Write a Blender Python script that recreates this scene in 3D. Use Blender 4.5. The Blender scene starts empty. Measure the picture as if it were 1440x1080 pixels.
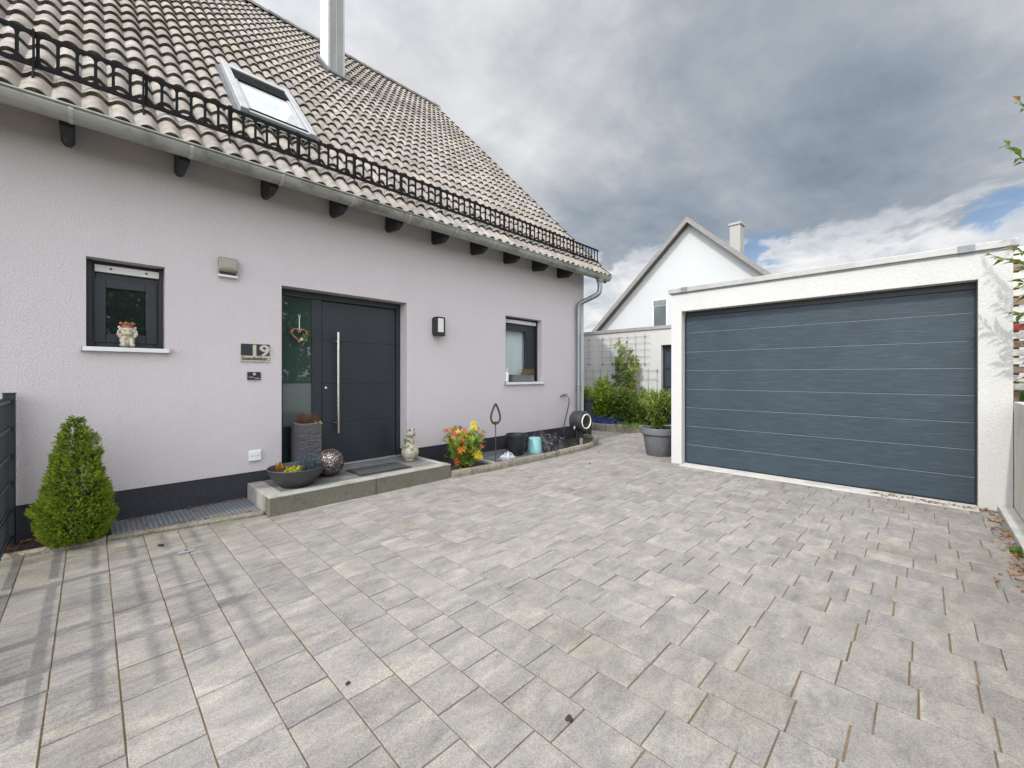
import bpy, bmesh, math, random
from mathutils import Vector, Matrix, noise
R = math.radians
rnd = random.Random(7)
C = bpy.context.scene.collection
sc = bpy.context.scene
sin, cos, pi = math.sin, math.cos, math.pi

# ------------------------------------------------------------------ node helpers
def nn(nt, t, **kw):
    n = nt.nodes.new(t)
    for k, v in kw.items():
        if k in n.inputs: n.inputs[k].default_value = v
        else: setattr(n, k, v)
    return n

def ramp(nt, src, stops, interp='LINEAR'):
    r = nt.nodes.new('ShaderNodeValToRGB'); r.color_ramp.interpolation = interp
    e = r.color_ramp.elements
    while len(e) < len(stops): e.new(0.5)
    for i, (p, c) in enumerate(stops):
        e[i].position = p; e[i].color = (c[0], c[1], c[2], 1) if hasattr(c, '__len__') else (c, c, c, 1)
    nt.links.new(src, r.inputs[0]); return r.outputs[0]

def mixc(nt, a, b, fac, mode='MIX'):
    m = nt.nodes.new('ShaderNodeMix'); m.data_type = 'RGBA'; m.blend_type = mode
    def put(sock, v):
        if hasattr(v, 'is_linked'): nt.links.new(v, sock)
        elif hasattr(v, '__len__'): sock.default_value = (v[0], v[1], v[2], 1)
        else: sock.default_value = v
    put(m.inputs[0], fac); put(m.inputs[6], a); put(m.inputs[7], b)
    return m.outputs[2]

def math_(nt, op, a, b=0.0, clamp=False):
    m = nt.nodes.new('ShaderNodeMath'); m.operation = op; m.use_clamp = clamp
    for i, v in enumerate((a, b)):
        if hasattr(v, 'is_linked'): nt.links.new(v, m.inputs[i])
        else: m.inputs[i].default_value = v
    return m.outputs[0]

def noise_n(nt, vec, scale, detail=4, rough=.55, dist=0.0):
    n = nt.nodes.new('ShaderNodeTexNoise'); n.inputs['Scale'].default_value = scale
    n.inputs['Detail'].default_value = detail; n.inputs['Roughness'].default_value = rough
    n.inputs['Distortion'].default_value = dist
    nt.links.new(vec, n.inputs['Vector']); return n.outputs['Fac']

def mapped(nt, vec, scale=(1, 1, 1), rot=(0, 0, 0), loc=(0, 0, 0)):
    m = nt.nodes.new('ShaderNodeMapping'); nt.links.new(vec, m.inputs[0])
    m.inputs['Scale'].default_value = scale; m.inputs['Rotation'].default_value = rot; m.inputs['Location'].default_value = loc
    return m.outputs[0]

MATS = {}
def base_mat(name):
    m = bpy.data.materials.new(name); m.use_nodes = True
    nt = m.node_tree; b = nt.nodes['Principled BSDF']
    tc = nt.nodes.new('ShaderNodeTexCoord')
    MATS[name] = m
    return m, nt, b, tc.outputs['Object']

def pm(name, c1, c2=None, scale=20, rough=.6, bump=0.0, bscale=None, metal=0.0, spec=.5, attr=False,
       stretch=(1, 1, 1), rvar=0.0, trans=0.0, detail=5, lo=.35, hi=.65, bdist=.01, dirt=None, dscale=3):
    """procedural material: two colours mixed by noise, optional per-face colour, bump and dirt"""
    m, nt, b, co = base_mat(name)
    v = mapped(nt, co, stretch)
    f = noise_n(nt, v, scale, detail)
    c2 = c2 or tuple(x * .8 for x in c1)
    col = ramp(nt, f, [(lo, c1), (hi, c2)])
    if dirt:
        d = ramp(nt, noise_n(nt, co, dscale, 6, .65), [(.52, 0), (.72, 1)])
        col = mixc(nt, col, dirt, d)
    if attr:
        a = nn(nt, 'ShaderNodeAttribute', attribute_name='col')
        col = mixc(nt, col, a.outputs['Color'], 1.0, 'MULTIPLY')
    nt.links.new(col, b.inputs['Base Color'])
    b.inputs['Roughness'].default_value = rough
    b.inputs['Metallic'].default_value = metal
    b.inputs['Specular IOR Level'].default_value = spec
    if rvar:
        rr = nt.nodes.new('ShaderNodeMapRange'); rr.inputs[3].default_value = max(0, rough - rvar); rr.inputs[4].default_value = min(1, rough + rvar)
        nt.links.new(noise_n(nt, v, scale * 2.3, 3), rr.inputs[0]); nt.links.new(rr.outputs[0], b.inputs['Roughness'])
    if bump:
        bn = nt.nodes.new('ShaderNodeBump'); bn.inputs['Strength'].default_value = bump; bn.inputs['Distance'].default_value = bdist
        nt.links.new(noise_n(nt, v, bscale or scale * 4, 4), bn.inputs['Height'])
        nt.links.new(bn.outputs[0], b.inputs['Normal'])
    if trans:
        b.inputs['Transmission Weight'].default_value = trans
    return m

def leaf_mat(name, rough=.45, transl=.35):
    m, nt, b, co = base_mat(name)
    a = nn(nt, 'ShaderNodeAttribute', attribute_name='col')
    f = noise_n(nt, co, 60, 2)
    col = mixc(nt, a.outputs['Color'], (.75, .75, .75), ramp(nt, f, [(.4, .0), (.65, .35)]), 'MULTIPLY')
    nt.links.new(col, b.inputs['Base Color']); b.inputs['Roughness'].default_value = rough
    b.inputs['Specular IOR Level'].default_value = .35
    t = nt.nodes.new('ShaderNodeBsdfTranslucent'); nt.links.new(col, t.inputs[0])
    mx = nt.nodes.new('ShaderNodeMixShader'); mx.inputs[0].default_value = transl
    nt.links.new(b.outputs[0], mx.inputs[1]); nt.links.new(t.outputs[0], mx.inputs[2])
    nt.links.new(mx.outputs[0], nt.nodes['Material Output'].inputs[0])
    return m

# ------------------------------------------------------------------ mesh builder
ORI = {}
class MB:
    def __init__(s): s.v = []; s.f = []; s.c = []; s.col = (1, 1, 1); s.isl = []
    def add(s, vs, fs, col=None):
        n = len(s.v); s.isl.append((n, len(s.f))); s.v += [tuple(p) for p in vs]
        c = col or s.col
        for f in fs: s.f.append(tuple(i + n for i in f)); s.c.append(c)
    def box(s, x0, x1, y0, y1, z0, z1, col=None):
        s.add([(x0, y0, z0), (x1, y0, z0), (x1, y1, z0), (x0, y1, z0), (x0, y0, z1), (x1, y0, z1), (x1, y1, z1), (x0, y1, z1)],
              [(0, 3, 2, 1), (4, 5, 6, 7), (0, 1, 5, 4), (1, 2, 6, 5), (2, 3, 7, 6), (3, 0, 4, 7)], col)
    def hexa(s, p, col=None):   # 8 points: bottom loop, top loop
        s.add(p, [(0, 3, 2, 1), (4, 5, 6, 7), (0, 1, 5, 4), (1, 2, 6, 5), (2, 3, 7, 6), (3, 0, 4, 7)], col)
    def prism(s, poly, a, b, axis='y', col=None):  # poly in the two other axes
        def P(p, t):
            return {'x': (t, p[0], p[1]), 'y': (p[0], t, p[1]), 'z': (p[0], p[1], t)}[axis]
        n = len(poly)
        vs = [P(p, a) for p in poly] + [P(p, b) for p in poly]
        s.add(vs, [tuple(range(n))[::-1], tuple(range(n, 2 * n))] + [(i, (i + 1) % n, n + (i + 1) % n, n + i) for i in range(n)], col)
    def tube(s, pts, r, n=8, col=None, cap=True, closed=False):
        pts = [Vector(p) for p in pts]; m = len(pts)
        rs = r if hasattr(r, '__len__') else [r] * m
        rings = []; ref = None
        for i, p in enumerate(pts):
            if closed: t = pts[(i + 1) % m] - pts[i - 1]
            else: t = pts[min(i + 1, m - 1)] - pts[max(i - 1, 0)]
            t.normalize()
            if ref is None: ref = t.orthogonal().normalized()
            ref = (ref - t * ref.dot(t)).normalized()
            q = t.cross(ref)
            rings.append([p + (ref * cos(2 * pi * k / n) + q * sin(2 * pi * k / n)) * rs[i] for k in range(n)])
        vs = [v for rg in rings for v in rg]; fs = []
        for i in range(m if closed else m - 1):
            j = (i + 1) % m
            for k in range(n):
                fs.append((i * n + k, i * n + (k + 1) % n, j * n + (k + 1) % n, j * n + k))
        if cap and not closed:
            fs.append(tuple(range(n))[::-1]); fs.append(tuple(range((m - 1) * n, m * n)))
        s.add(vs, fs, col)
    def lathe(s, prof, c, n=32, col=None, M=None, cap=True):
        vs = []; fs = []; m = len(prof)
        for (r, z) in prof:
            for k in range(n):
                p = Vector((r * cos(2 * pi * k / n), r * sin(2 * pi * k / n), z))
                if M: p = M @ p
                vs.append(p + Vector(c))
        for i in range(m - 1):
            for k in range(n):
                fs.append((i * n + k, i * n + (k + 1) % n, (i + 1) * n + (k + 1) % n, (i + 1) * n + k))
        if cap:
            fs.append(tuple(range(n))[::-1]); fs.append(tuple(range((m - 1) * n, m * n)))
        s.add(vs, fs, col)
    def ball(s, c, r, n=20, m=12, col=None, M=None):
        r = r if hasattr(r, '__len__') else (r, r, r)
        vs = []; fs = []
        for i in range(m + 1):
            th = pi * i / m
            for k in range(n):
                p = Vector((r[0] * sin(th) * cos(2 * pi * k / n), r[1] * sin(th) * sin(2 * pi * k / n), r[2] * cos(th)))
                if M: p = M @ p
                vs.append(p + Vector(c))
        for i in range(m):
            for k in range(n):
                fs.append((i * n + k, (i + 1) * n + k, (i + 1) * n + (k + 1) % n, i * n + (k + 1) % n))
        s.add(vs, fs, col)
    def leaf(s, p, d, up, L, W, col, fold=.15, bend=.0):
        p = Vector(p); d = Vector(d).normalized()
        side = d.cross(Vector(up))
        if side.length < 1e-4: side = d.orthogonal()
        side.normalize(); nrm = side.cross(d)
        a = p + d * L * .45 + side * W * .5 + nrm * W * fold
        b = p + d * L * .45 - side * W * .5 + nrm * W * fold
        t = p + d * L - nrm * L * bend
        m = p + d * L * .5
        s.add([p, a, t, b, m], [(0, 1, 4), (1, 2, 4), (2, 3, 4), (3, 0, 4)], col)
    def each(s, name, mat, parent, per=1, **kw):   # every `per` pieces become an object of their own
        out = []; st = s.isl[::per] + [(len(s.v), len(s.f))]
        for (v0, f0), (v1, f1) in zip(st, st[1:]):
            m = MB(); m.v = s.v[v0:v1]; m.f = [tuple(i - v0 for i in f) for f in s.f[f0:f1]]; m.c = s.c[f0:f1]
            out.append(m.build(name, mat, parent, **kw))
        return out
    def build(s, name, mat, parent=None, smooth=False, bevel=0, remesh=0, seg=2, ang=35, sub=0):
        o0 = Vector(ORI.get(parent, (0, 0, 0))) if parent is not None else Vector((0, 0, 0))
        if parent is None and s.v:
            xs = [v[0] for v in s.v]; ys = [v[1] for v in s.v]; zs = [v[2] for v in s.v]
            o0 = Vector(((min(xs) + max(xs)) / 2, (min(ys) + max(ys)) / 2, min(zs)))
        me = bpy.data.meshes.new(name)
        me.from_pydata([tuple(Vector(v) - o0) for v in s.v], [], s.f)
        if any(c != (1, 1, 1) for c in s.c):
            at = me.attributes.new('col', 'FLOAT_COLOR', 'FACE')
            at.data.foreach_set('color', [x for c in s.c for x in (c[0], c[1], c[2], 1.0)])
        me.materials.append(MATS[mat] if isinstance(mat, str) else mat)
        if smooth: me.polygons.foreach_set('use_smooth', [True] * len(me.polygons))
        me.update()
        o = bpy.data.objects.new(name, me); C.objects.link(o)
        if parent is not None: o.parent = parent
        else: o.location = o0
        ORI[o] = o0
        if remesh:
            md = o.modifiers.new('fuse', 'REMESH'); md.mode = 'VOXEL'; md.voxel_size = remesh; md.use_smooth_shade = True
            ms = o.modifiers.new('smooth', 'SMOOTH'); ms.iterations = 4; ms.factor = .5
        if bevel:
            md = o.modifiers.new('bevel', 'BEVEL'); md.width = bevel; md.segments = seg; md.limit_method = 'ANGLE'; md.angle_limit = R(ang)
        return o

def thing(name, label, cat, loc, group=None):
    o = bpy.data.objects.new(name, None); C.objects.link(o); o.location = loc; o.empty_display_size = .1
    ORI[o] = Vector(loc); o['label'] = label; o['category'] = cat
    if group: o['group'] = group
    return o
def tag(o, label, cat, group=None):
    o['label'] = label; o['category'] = cat
    if group: o['group'] = group
    return o
def struct(o, kind='structure'): o['kind'] = kind; return o
def dup(o, off, parent=None):
    c = o.copy(); C.objects.link(c); c.location = o.location + Vector(off)
    if parent is not None: c.parent = parent
    ORI[c] = ORI[o]
    return c
def U3(): # random unit vector
    while True:
        v = Vector((rnd.uniform(-1, 1), rnd.uniform(-1, 1), rnd.uniform(-1, 1)))
        if .05 < v.length < 1: return v.normalized()
def vary(c, a=.2, b=.1):
    k = 1 + rnd.uniform(-a, a)
    return tuple(max(0, x * k * (1 + rnd.uniform(-b, b))) for x in c)
def lerp(a, b, t): return tuple(x + (y - x) * t for x, y in zip(a, b))

# ------------------------------------------------------------------ materials
def stucco(name, c1, c2, bump=.55, grain=150):
    m, nt, b, co = base_mat(name)
    n1 = noise_n(nt, co, grain, 5, .65)
    n2 = noise_n(nt, co, grain * 2.6, 3, .7)
    big = noise_n(nt, co, 1.1, 5, .6)
    v = nt.nodes.new('ShaderNodeTexVoronoi'); v.inputs['Scale'].default_value = grain * .9; nt.links.new(co, v.inputs['Vector'])
    h = math_(nt, 'ADD', math_(nt, 'MULTIPLY', n1, .7), math_(nt, 'MULTIPLY', v.outputs['Distance'], .6))
    h = math_(nt, 'ADD', h, math_(nt, 'MULTIPLY', n2, .3))
    col = ramp(nt, n1, [(.3, c2), (.62, c1)])
    col = mixc(nt, col, (.93, .93, .94), ramp(nt, big, [(.35, 0), (.7, .6)]), 'MULTIPLY')
    # faint rain streaks
    st = noise_n(nt, mapped(nt, co, (9, 9, .5)), 1.0, 5, .6)
    col = mixc(nt, col, (.9, .9, .89), ramp(nt, st, [(.52, 0), (.75, .2)]), 'MULTIPLY')
    nt.links.new(col, b.inputs['Base Color']); b.inputs['Roughness'].default_value = .92
    b.inputs['Specular IOR Level'].default_value = .2
    bn = nt.nodes.new('ShaderNodeBump'); bn.inputs['Strength'].default_value = bump; bn.inputs['Distance'].default_value = .006
    nt.links.new(h, bn.inputs['Height']); nt.links.new(bn.outputs[0], b.inputs['Normal'])
    return m
stucco('stucco_lilac', (.612, .568, .582), (.445, .410, .421), .75, 112)
stucco('stucco_white', (.585, .578, .562), (.51, .503, .488), .5, 90)
stucco('stucco_far', (.55, .555, .56), (.50, .505, .51), .2, 60)
pm('plinth', (.026, .028, .037), (.018, .020, .028), 30, .65, .2, 200, dirt=(.05, .048, .048), dscale=2.2)
pm('anthracite', (.022, .027, .034), (.018, .022, .028), 3, .42, .05, 400, rvar=.08, spec=.45)
pm('anthracite_dark', (.018, .020, .025), (.014, .016, .02), 6, .45, .05, 300)
pm('anthracite_wood', (.022, .025, .03), (.015, .017, .02), 14, .55, .25, 60, stretch=(6, .6, 6))
pm('zinc', (.36, .365, .335), (.26, .265, .24), 5, .45, .08, 40, metal=.35, dirt=(.13, .14, .11), dscale=2.5, rvar=.12)
pm('zinc_pipe', (.30, .34, .34), (.21, .245, .25), 6, .42, .06, 40, metal=.6, rvar=.1, stretch=(1, 1, .25))
pm('steel', (.62, .585, .55), (.55, .52, .49), 8, .28, .05, 200, metal=1.0, stretch=(20, 20, 1))
pm('alu', (.48, .485, .49), (.41, .415, .42), 6, .4, .03, 90, metal=.55, rvar=.08)
pm('alu_white', (.70, .70, .69), (.64, .64, .63), 8, .45, .03, 90)
pm('stucco_grey', (.40, .39, .37), (.34, .33, .31), 20, .9, .2, 60)
pm('blind_dark', (.012, .012, .013), (.018, .018, .018), 20, .95, .1, 100, spec=.05)
pm('bead', (.24, .27, .295), (.19, .215, .24), 20, .5)
pm('alu_cap', (.42, .415, .405), (.36, .355, .345), 7, .48, .05, 60, metal=.35, dirt=(.34, .33, .31), dscale=4)
pm('alu_joint', (.24, .25, .26), None, 7, .45, .05, 60, metal=.4)
pm('iron_black', (.006, .006, .007), (.010, .009, .009), 30, .7, .15, 160, spec=.15)
pm('rust_iron', (.040, .030, .027), (.075, .045, .032), 40, .7, .2, 200)
pm('plastic_black', (.013, .014, .016), (.018, .019, .02), 20, .42, .1, 200, rvar=.1)
pm('plastic_dark', (.03, .033, .036), (.022, .025, .028), 10, .5, .1, 200, rvar=.1)
pm('plastic_teal', (.20, .42, .42), (.17, .37, .37), 8, .4, .05, 100)
pm('plastic_white', (.76, .76, .75), (.70, .70, .69), 10, .4, .03, 100)
pm('cream_plastic', (.78, .74, .64), (.70, .66, .56), 20, .4, .05, 100)
pm('beige_metal', (.34, .31, .26), (.28, .26, .22), 10, .4, .05, 100, metal=.3)
pm('sign_beige', (.50, .46, .37), (.44, .41, .33), 20, .45, .03, 100)
pm('lamp_glass', (.66, .66, .63), (.6, .6, .57), 20, .3)
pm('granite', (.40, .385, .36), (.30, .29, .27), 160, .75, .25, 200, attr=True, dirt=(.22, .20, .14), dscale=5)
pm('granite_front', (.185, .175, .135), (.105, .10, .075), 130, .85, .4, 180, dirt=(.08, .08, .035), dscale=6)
pm('granite_rough', (.34, .31, .25), (.20, .18, .145), 60, .85, .9, 70, attr=True, bdist=.02, dirt=(.13, .12, .07), dscale=8)
pm('slate_slab', (.17, .17, .165), (.125, .125, .122), 9, .65, .2, 120, dirt=(.23, .225, .21), dscale=3.5)
pm('slab_grey', (.11, .125, .135), (.085, .095, .105), 14, .8, .15, 160)
pm('concrete', (.56, .545, .50), (.44, .43, .40), 5, .85, .3, 90, dirt=(.34, .33, .29), dscale=2.2)
pm('soil', (.055, .038, .028), (.028, .02, .015), 26, .95, .9, 60, bdist=.03)
pm('joint', (.30, .205, .10), (.18, .13, .06), 7, .95, .8, 260, bdist=.01, dirt=(.09, .085, .03), dscale=1.6)
pm('grass_ground', (.07, .11, .025), (.045, .075, .018), 12, .95, .8, 90, bdist=.04)
pm('bark', (.11, .08, .055), (.06, .045, .03), 30, .9, .6, 60)
pm('twig', (.16, .10, .06), (.09, .06, .04), 40, .85, .4, 120, attr=True)
pm('terracotta_bowl', (.05, .05, .052), (.035, .036, .038), 30, .55, .1, 200)
pm('pot_grey', (.145, .152, .16), (.10, .105, .112), 90, .7, .5, 200, bdist=.006, dirt=(.20, .20, .20), dscale=5)
pm('stone_strip', (.15, .148, .155), (.075, .075, .085), 26, .8, .9, 60, stretch=(1, 1, 5), bdist=.02)
pm('ceramic_frog', (.52, .49, .40), (.33, .30, .22), 16, .45, .15, 90, dirt=(.24, .22, .13), dscale=14)
pm('leaf_ceramic', (.14, .24, .10), (.09, .17, .07), 20, .5)
pm('lion_stone', (.62, .58, .48), (.36, .31, .24), 55, .6, .5, 110, dirt=(.16, .12, .09), dscale=30, bdist=.01)
pm('lion_crown', (.42, .17, .07), (.26, .09, .04), 50, .6, .3, 120)
pm('mat_rubber', (.035, .037, .04), (.025, .026, .028), 20, .8, .4, 200)
pm('mat_fabric', (.075, .077, .078), (.045, .046, .048), 60, .95, .6, 300, stretch=(.4, 4, 1))
pm('ribbon', (.72, .72, .70), (.62, .62, .60), 40, .7)
pm('paper_white', (.78, .78, .77), (.7, .7, .69), 20, .6)
pm('eye_black', (.012, .010, .008), None, 20, .2)
pm('brown_verge', (.25, .235, .225), (.20, .19, .18), 8, .7, .2, 40)
pm('tile_far', (.13, .115, .105), (.09, .08, .075), 20, .75, .5, 30, stretch=(3, 3, 3))
pm('slat_white', (.72, .69, .64), (.62, .58, .52), 12, .7, .2, 80, stretch=(4, .5, 4))
pm('slat_brown', (.30, .22, .16), (.22, .16, .11), 12, .7, .3, 80, stretch=(4, .5, 4))
pm('slat_red', (.42, .03, .035), (.33, .025, .03), 12, .6, .2, 80)
pm('pvc_hose', (.05, .06, .07), (.04, .05, .055), 20, .4)
pm('brass', (.45, .40, .32), (.35, .31, .25), 20, .35, .05, 90, metal=.8)
pm('litter', (.30, .15, .06), (.16, .075, .03), 20, .9, attr=True)
pm('curtain', (.74, .76, .75), (.62, .65, .65), 4, .85, stretch=(12, 12, .6))
pm('concrete_sunlit', (.70, .675, .61), (.56, .54, .49), 4, .85, .3, 90, dirt=(.42, .41, .36), dscale=2.2, stretch=(1, 1, .4))  # lighter copy of concrete, missing sunlight on the retaining wall put into the colour
pm('flue_front', (.27, .27, .255), (.22, .22, .21), 4, .55, .03, 60, metal=.1, stretch=(3, 3, .4))
pm('roof_board', (.60, .565, .575), (.52, .49, .50), 6, .8, .15, 60)
pm('lead', (.12, .13, .135), (.09, .10, .105), 12, .55, .2, 60, metal=.3)
leaf_mat('leaf', .42, .35); leaf_mat('needle', .6, .25); leaf_mat('petal', .5, .3)

def glass(name, tint=(.012, .018, .018), rough=.02, spec=.9):
    m, nt, b, co = base_mat(name)
    f = noise_n(nt, co, .8, 2)
    nt.links.new(ramp(nt, f, [(.4, tint), (.6, tuple(x * 1.25 for x in tint))]), b.inputs['Base Color'])
    b.inputs['Roughness'].default_value = rough; b.inputs['Specular IOR Level'].default_value = spec
    b.inputs['Coat Weight'].default_value = .3; b.inputs['Coat Roughness'].default_value = .01
    return m
glass('glass_dark'); glass('glass_green', (.030, .050, .045)); glass('glass_frost', (.085, .105, .105), .12)
glass('glass_roof', (.40, .42, .41), .03, 1.0)
def clear_glass(name):
    m, nt, b, co = base_mat(name)
    b.inputs['Base Color'].default_value = (.9, .95, .95, 1); b.inputs['Roughness'].default_value = .01
    tr = nt.nodes.new('ShaderNodeBsdfTransparent'); tr.inputs[0].default_value = (.93, .96, .96, 1)
    gl = nt.nodes.new('ShaderNodeBsdfGlossy'); gl.inputs['Roughness'].default_value = .01
    lw = nt.nodes.new('ShaderNodeLayerWeight'); lw.inputs[0].default_value = .5
    fr = math_(nt, 'ADD', math_(nt, 'MULTIPLY', math_(nt, 'POWER', lw.outputs['Facing'], 4.0), .9), .05)
    mx = nt.nodes.new('ShaderNodeMixShader')
    nt.links.new(fr, mx.inputs[0]); nt.links.new(tr.outputs[0], mx.inputs[1]); nt.links.new(gl.outputs[0], mx.inputs[2])
    nt.links.new(mx.outputs[0], nt.nodes['Material Output'].inputs[0])
clear_glass('glass_clear')

# garage door skin: painted wood-grain sheet
m, nt, b, co = base_mat('garage_skin')
g = noise_n(nt, mapped(nt, co, (1, 1.6, 34)), 3.2, 6, .65, .6)
g2 = noise_n(nt, mapped(nt, co, (1, 3, 90)), 3.0, 3, .6)
big = noise_n(nt, co, 1.6, 4)
col = ramp(nt, g, [(.35, (.026, .041, .055)), (.60, (.045, .066, .086)), (.78, (.092, .120, .143))])
col = mixc(nt, col, (.86, .86, .87), ramp(nt, big, [(.4, 0), (.65, 1)]), 'MULTIPLY')
nt.links.new(col, b.inputs['Base Color']); b.inputs['Roughness'].default_value = .5; b.inputs['Specular IOR Level'].default_value = .35
bn = nn(nt, 'ShaderNodeBump'); bn.inputs['Strength'].default_value = .45; bn.inputs['Distance'].default_value = .003
nt.links.new(math_(nt, 'ADD', g, math_(nt, 'MULTIPLY', g2, .5)), bn.inputs['Height']); nt.links.new(bn.outputs[0], b.inputs['Normal'])

# paving stone: marbled grey-beige concrete with a per-stone tone
m, nt, b, co = base_mat('paver')
a = nn(nt, 'ShaderNodeAttribute', attribute_name='col')
sep = nn(nt, 'ShaderNodeSeparateColor'); nt.links.new(a.outputs['Color'], sep.inputs[0])
off = nn(nt, 'ShaderNodeVectorMath', operation='MULTIPLY'); nt.links.new(a.outputs['Color'], off.inputs[0]); off.inputs[1].default_value = (37, 53, 71)
vv = nn(nt, 'ShaderNodeVectorMath', operation='ADD'); nt.links.new(co, vv.inputs[0]); nt.links.new(off.outputs[0], vv.inputs[1])
mar = noise_n(nt, mapped(nt, vv.outputs[0], (1.0, 2.1, 1), (0, 0, .25)), 4.2, 6, .6, .5)
mar2 = noise_n(nt, mapped(nt, vv.outputs[0], (1.2, 2.6, 1)), 8, 5, .6, .8)
grain = noise_n(nt, co, 210, 3, .75)
grain2 = noise_n(nt, co, 75, 4, .7)
col = ramp(nt, mar, [(.28, (.205, .193, .185)), (.46, (.262, .245, .228)), (.60, (.312, .289, .260)), (.76, (.40, .362, .302))])
col = mixc(nt, col, (.66, .68, .71), ramp(nt, mar2, [(.52, 0), (.72, .55)]), 'MULTIPLY')
tone = nn(nt, 'ShaderNodeMapRange'); tone.inputs[3].default_value = .89; tone.inputs[4].default_value = 1.08
nt.links.new(sep.outputs[0], tone.inputs[0])
tc = nn(nt, 'ShaderNodeCombineColor')
for i in range(3): nt.links.new(tone.outputs[0], tc.inputs[i])
col = mixc(nt, col, tc.outputs[0], 1.0, 'MULTIPLY')
col = mixc(nt, col, ramp(nt, grain, [(.33, .62), (.5, .98), (.68, 1.36)]), .9, 'MULTIPLY')
col = mixc(nt, col, ramp(nt, grain2, [(.3, .78), (.55, 1.04)]), .8, 'MULTIPLY')
dirt = noise_n(nt, co, 1.3, 6, .65)
col = mixc(nt, col, (.72, .70, .62), ramp(nt, dirt, [(.5, 0), (.72, .65)]), 'MULTIPLY')
# algae and dirt carried along the kerb of the left bed, and a few old drip spots
sx_ = nn(nt, 'ShaderNodeSeparateXYZ'); nt.links.new(nn(nt, 'ShaderNodeNewGeometry').outputs['Position'], sx_.inputs[0])
def band(src, a_, b_, c_=0.0, d_=1.0):
    q = nn(nt, 'ShaderNodeMapRange', interpolation_type='SMOOTHSTEP'); nt.links.new(src, q.inputs[0])
    for i_, v_ in enumerate((a_, b_, c_, d_)): q.inputs[i_ + 1].default_value = v_
    return q.outputs[0]
alg = math_(nt, 'MULTIPLY', band(sx_.outputs['Y'], 3.55, 4.35), band(sx_.outputs['X'], .7, 1.7, 1.0, 0.0))
alg = math_(nt, 'MULTIPLY', alg, ramp(nt, noise_n(nt, co, 6, 5, .7), [(.35, .25), (.62, 1)]))
col = mixc(nt, col, (.66, .66, .50), math_(nt, 'MULTIPLY', alg, .8), 'MULTIPLY')
spt = nn(nt, 'ShaderNodeTexVoronoi'); spt.inputs['Scale'].default_value = 1.15; spt.inputs['Randomness'].default_value = 1
nt.links.new(mapped(nt, co, (1, 1, .01)), spt.inputs['Vector'])
col = mixc(nt, col, (.60, .58, .55), ramp(nt, math_(nt, 'ADD', spt.outputs['Distance'], math_(nt, 'MULTIPLY', noise_n(nt, co, 22, 4), .05)), [(.035, .55), (.075, 0)]), 'MULTIPLY')
nt.links.new(col, b.inputs['Base Color']); b.inputs['Roughness'].default_value = .82; b.inputs['Specular IOR Level'].default_value = .3
bn = nn(nt, 'ShaderNodeBump'); bn.inputs['Strength'].default_value = .35; bn.inputs['Distance'].default_value = .003
nt.links.new(math_(nt, 'ADD', grain, grain2), bn.inputs['Height']); nt.links.new(bn.outputs[0], b.inputs['Normal'])

# roof tiles: pale weathered concrete tile, moss towards the lips
m, nt, b, co = base_mat('roof_tile')
a = nn(nt, 'ShaderNodeAttribute', attribute_name='col')
w = noise_n(nt, co, 9, 6, .65)
col = ramp(nt, w, [(.3, (.19, .172, .16)), (.5, (.28, .256, .240)), (.7, (.37, .344, .325))])
ms = noise_n(nt, co, 30, 5, .7)
col = mixc(nt, col, (.20, .18, .10), ramp(nt, ms, [(.56, 0), (.72, .8)]))
lc = noise_n(nt, co, 2.0, 5, .6)
col = mixc(nt, col, (.90, .84, .74), ramp(nt, lc, [(.45, 0), (.72, .7)]), 'MULTIPLY')
col = mixc(nt, col, a.outputs['Color'], 1.0, 'MULTIPLY')
nt.links.new(col, b.inputs['Base Color']); b.inputs['Roughness'].default_value = .7; b.inputs['Specular IOR Level'].default_value = .35
bn = nn(nt, 'ShaderNodeBump'); bn.inputs['Strength'].default_value = .3; bn.inputs['Distance'].default_value = .004
nt.links.new(noise_n(nt, co, 120, 4), bn.inputs['Height']); nt.links.new(bn.outputs[0], b.inputs['Normal'])

# mosaic ball: little mirror chips in dark grout
m, nt, b, co = base_mat('mosaic')
v = nn(nt, 'ShaderNodeTexVoronoi', feature='DISTANCE_TO_EDGE'); v.inputs['Scale'].default_value = 55; nt.links.new(co, v.inputs['Vector'])
v2 = nn(nt, 'ShaderNodeTexVoronoi'); v2.inputs['Scale'].default_value = 55; nt.links.new(co, v2.inputs['Vector'])
chip = ramp(nt, v.outputs['Distance'], [(.10, 0), (.16, 1)])
rc = nn(nt, 'ShaderNodeSeparateColor'); nt.links.new(v2.outputs['Color'], rc.inputs[0])
cc = ramp(nt, rc.outputs[0], [(.0, (.20, .12, .085)), (.35, (.38, .26, .20)), (.6, (.46, .42, .42)), (1, (.70, .68, .68))])
nt.links.new(mixc(nt, (.015, .012, .01), cc, chip), b.inputs['Base Color'])
nt.links.new(math_(nt, 'MULTIPLY', chip, .75), b.inputs['Metallic']); b.inputs['Roughness'].default_value = .28
bn = nn(nt, 'ShaderNodeBump'); bn.inputs['Strength'].default_value = .6; bn.inputs['Distance'].default_value = .004
nt.links.new(math_(nt, 'ADD', chip, math_(nt, 'MULTIPLY', rc.outputs[1], .8)), bn.inputs['Height']); nt.links.new(bn.outputs[0], b.inputs['Normal'])

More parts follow.
